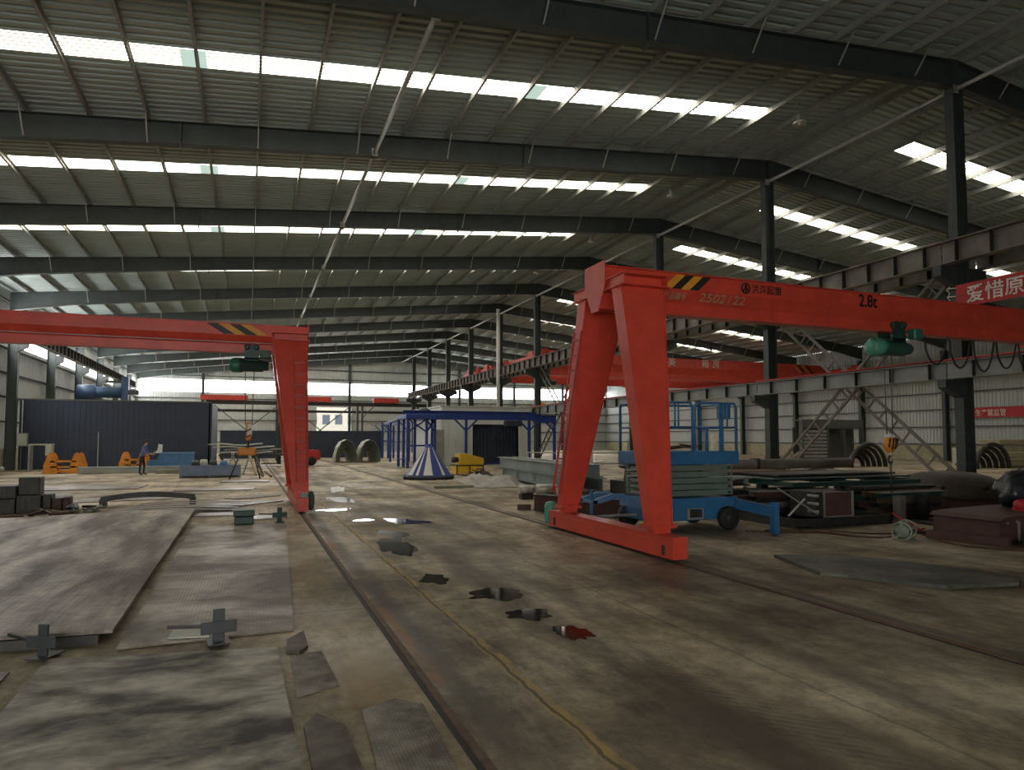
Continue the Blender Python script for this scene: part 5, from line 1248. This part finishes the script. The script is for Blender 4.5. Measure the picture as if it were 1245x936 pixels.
def hose(pts, label, r=.014, m='hose'):
    # smooth the given floor points
    P = [Vector((x,y,z)) for x,y,z in pts]; out = []
    for i in range(len(P)-1):
        p0,p1,p2,p3 = P[max(i-1,0)],P[i],P[i+1],P[min(i+2,len(P)-1)]
        for j in range(6):
            t_ = j/6; out.append(.5*((2*p1)+(-p0+p2)*t_+(2*p0-5*p1+4*p2-p3)*t_**2+(-p0+3*p1-3*p2+p3)*t_**3))
    out.append(P[-1]); solid('hose', MB().path(out,r,6), M[m], label, 'hose', P[0], 'hoses on the floor')
g = lambda x,y,z=.016: (x,y,z)
hose([g(9.0,10.6),g(9.6,10.2),g(10.2,9.9),g(10.3,9.4),g(10.6,9.0),g(10.75,8.85,.06)], 'brown hose from the lift wheel to the cable reel')
hose([g(9.3,10.4,.04),g(9.8,10.35,.04),g(9.9,10.05,.04),g(9.5,9.95,.04),g(9.4,10.2,.04),g(10.0,10.0,.05),g(10.5,9.2),g(10.7,8.8,.05)], 'looped brown hose beside the outrigger foot')
hose([g(10.3,9.8,.05),g(10.9,9.5,.016),g(11.4,9.3),g(11.9,9.4),g(12.6,9.6)], 'brown hose along the foot of the right pile')
hose([g(11.2,8.6,.1),g(11.2,8.1),g(11.2,7.7),g(11.35,7.3),g(11.6,7.1)], 'brown hose trailing from the cable reel towards the camera')
t = thing('broom', 'red handled tool leaning on the floor behind the cable reel', 'broom', (11.9,9.4,0))
MB().tube((11.65,9.55,.36),(11.95,9.15,.05),.018,8).build('handle', M['banner'], t); MB().box(11.85,12.15,9.08,9.2,.0,.05).build('head', M['black'], t)
# flat curved plate on the right floor
slab('curved_flat_plate', [(7.45,8.15),(7.03,6.86),(7.25,6.62),(7.42,6.3),(7.58,5.98),(7.8,5.68),(8.8,5.50),(9.2,5.72),(9.0,6.5),(8.75,7.27),(8.07,7.86)], .004, .05, 'plateD', 'dark curved flat plate lying alone on the right floor', 'steel plate')
# ================================================================== RIGHT BACKGROUND
t = thing('shelf_rack', 'dark grey slatted cabinet rack by the right wall behind the lattice brace', 'rack', (41,38,0))
MB().box(37.6,43.6,38.0,38.3,2.55,3.1).build('top_panel', M['girt'], t)
mb = MB()
for z in range(9): mb.box(37.6,40.0,38.0,38.1,.15+.26*z,.33+.26*z)
mb.build('slatted_door', M['grey'], t)
for x in (37.6,40.0,41.6,43.5): MB().box(x-.06,x+.06,37.95,38.3,0,2.6).build('post', M['girt'], t)
MB().box(37.6,43.6,38.9,39.0,0,2.6).build('rear_panel', M['girt'], t)
MB().box(37.6,43.6,38.0,39.0,3.1,3.2).build('top', M['girt'], t)
# big dark ring bundles
def ring(label, c, R0, r, axis, grp):
    return solid('steel_ring', MB().torus(c,R0,r,axis,30,8,0.0,PI) , M['dark'], label, 'ring', (c[0],c[1],c[2]-.0), grp)
for b,(cx,cy) in enumerate(((36.5,31.5),(41.6,27.2))):
    for k in range(5): ring('dark half ring in the %s bundle by the right wall, %s from outside' % (('farther','nearer')[b],ORD[k]), (cx,cy+.25*k,.0), 1.45-.2*k, .13, 'y', 'dark half rings')
solid('white_post', MB().bbox(38.2,38.5,27.0,27.3,0,1.25,.03), M['concretepost'], 'white concrete post left of the nearest ridge column foot', 'post', (38.35,27.1,0))
solid('white_post', MB().bbox(35.0,35.4,44.8,45.2,0,2.1,.03), M['concretepost'], 'white upright board left of the second ridge column', 'post', (35.2,45,0))
t = thing('timber_stack', 'olive timber crates stacked at the right border by the wall', 'crates', (46,29,0))
for z in (0,.45,.9,1.35): MB().bbox(43.5,49,28,29.3,z+.05,z+.38,.03).build('crate', M['masonry'], t); MB().box(43.6,44,28,29.3,z,z+.06).build('batten', M['rust'], t)
heap('brown scrap piece in the rubble heap right of the second ridge column', 26.5, 25.5, 16, 1.9, 1.6, ('rust','dark','runway'), .5, 33, grp='rubble heap by the second column')
heap('dark scrap piece in the heap before the right wall', 31.5, 33.5, 12, 2.6, 1.5, ('dark','rust'), .5, 35, grp='scrap heap by the right wall')
for k,(x0,y0,x1,y1,z0,z1) in enumerate(((20.6,22.5,24.6,25.0,.3,1.1),(21.2,23,25.2,25.6,.2,.9))):
    solid('leaning_profile', MB().bar((x0,y0,z0),(x1,y1,z1),.22,.18), M['rust'], 'rusty profile lying on the rubble beside the second ridge column, %s one' % ('higher','lower')[k], 'profile', (x0,y0,0), 'rusty profiles')
# puddles
def puddle(x, y, rx, ry, rz, seed, label):
    n = 90; poly = []
    for i in range(n):
        a = 2*PI*i/n; d = Vector((math.cos(a),math.sin(a),seed*3.7)); k = 1+.55*noise.noise(d*1.3)+.30*noise.noise(d*3.0)+.07*noise.noise(d*8)
        u,v = rx*k*math.cos(a), ry*k*math.sin(a); poly.append((x+u*math.cos(rz)-v*math.sin(rz), y+u*math.sin(rz)+v*math.cos(rz)))
    mb = MB().prism(poly,'z',.0015,.004); solid('puddle', mb, M['water'], label, 'puddle', (x,y,.0015), 'puddles on the aisle floor')
puddle(2.30,11.3,.30,.95,-.1,1,'dark puddle beside the yellow line, between the long streaks'); puddle(2.62,12.9,.22,.5,.2,2,'small dark puddle behind the pointed one in the aisle')
puddle(2.28,8.5,.15,.26,.0,3,'small dark almost oval puddle next to the yellow line'); puddle(2.72,7.42,.30,.28,.2,4,'dark ragged puddle in the middle of the aisle')
puddle(2.72,6.45,.22,.20,.3,5,'dark thin puddle just behind the reddish one'); puddle(2.85,5.72,.16,.26,.0,6,'puddle nearest the camera reflecting the red crane')
puddle(2.45,15.1,.24,.22,0,7,'pale shining puddle by the left crane rail'); puddle(3.25,14.5,.34,.6,.5,8,'dark puddle right of the pale shining one')
puddle(2.6,20.5,.28,1.0,.1,9,'wide shining puddle behind the left crane leg'); puddle(3.0,24.5,.26,1.5,-.1,10,'long shining puddle far down the aisle'); puddle(2.1,17.6,.36,.26,.1,11,'flat pale puddle right of the left crane leg')
# ================================================================== LIGHT, CAMERA
W = bpy.data.worlds.new('world'); bpy.context.scene.world = W; W.use_nodes = True
bg = W.node_tree.nodes['Background']; bg.inputs[0].default_value = (1,.97,.92,1); bg.inputs[1].default_value = 3.2
cam = bpy.data.cameras.new('camera'); co = bpy.data.objects.new('camera', cam); C.objects.link(co)
co.location = (0,0,1.8); co.rotation_euler = (math.radians(90+3.0018),0,-math.radians(21.4123))
cam.sensor_width = 36; cam.sensor_fit = 'HORIZONTAL'; cam.lens = 820/1245*36; cam.shift_y = 22/1245; cam.clip_end = 500; cam.clip_start = .05
sc = bpy.context.scene; sc.camera = co
sc.view_settings.view_transform = 'Standard'; sc.view_settings.look = 'None'; sc.view_settings.exposure = .8; sc.view_settings.gamma = 1
sc.view_settings.use_curve_mapping = False
sc.cycles.use_denoising = True
try: sc.cycles.denoiser = 'OPENIMAGEDENOISE'
except Exception: pass
sc.cycles.max_bounces = 8; sc.cycles.diffuse_bounces = 5; sc.cycles.glossy_bounces = 4; sc.cycles.sample_clamp_indirect = 6
sc.cycles.caustics_reflective = False; sc.cycles.caustics_refractive = False
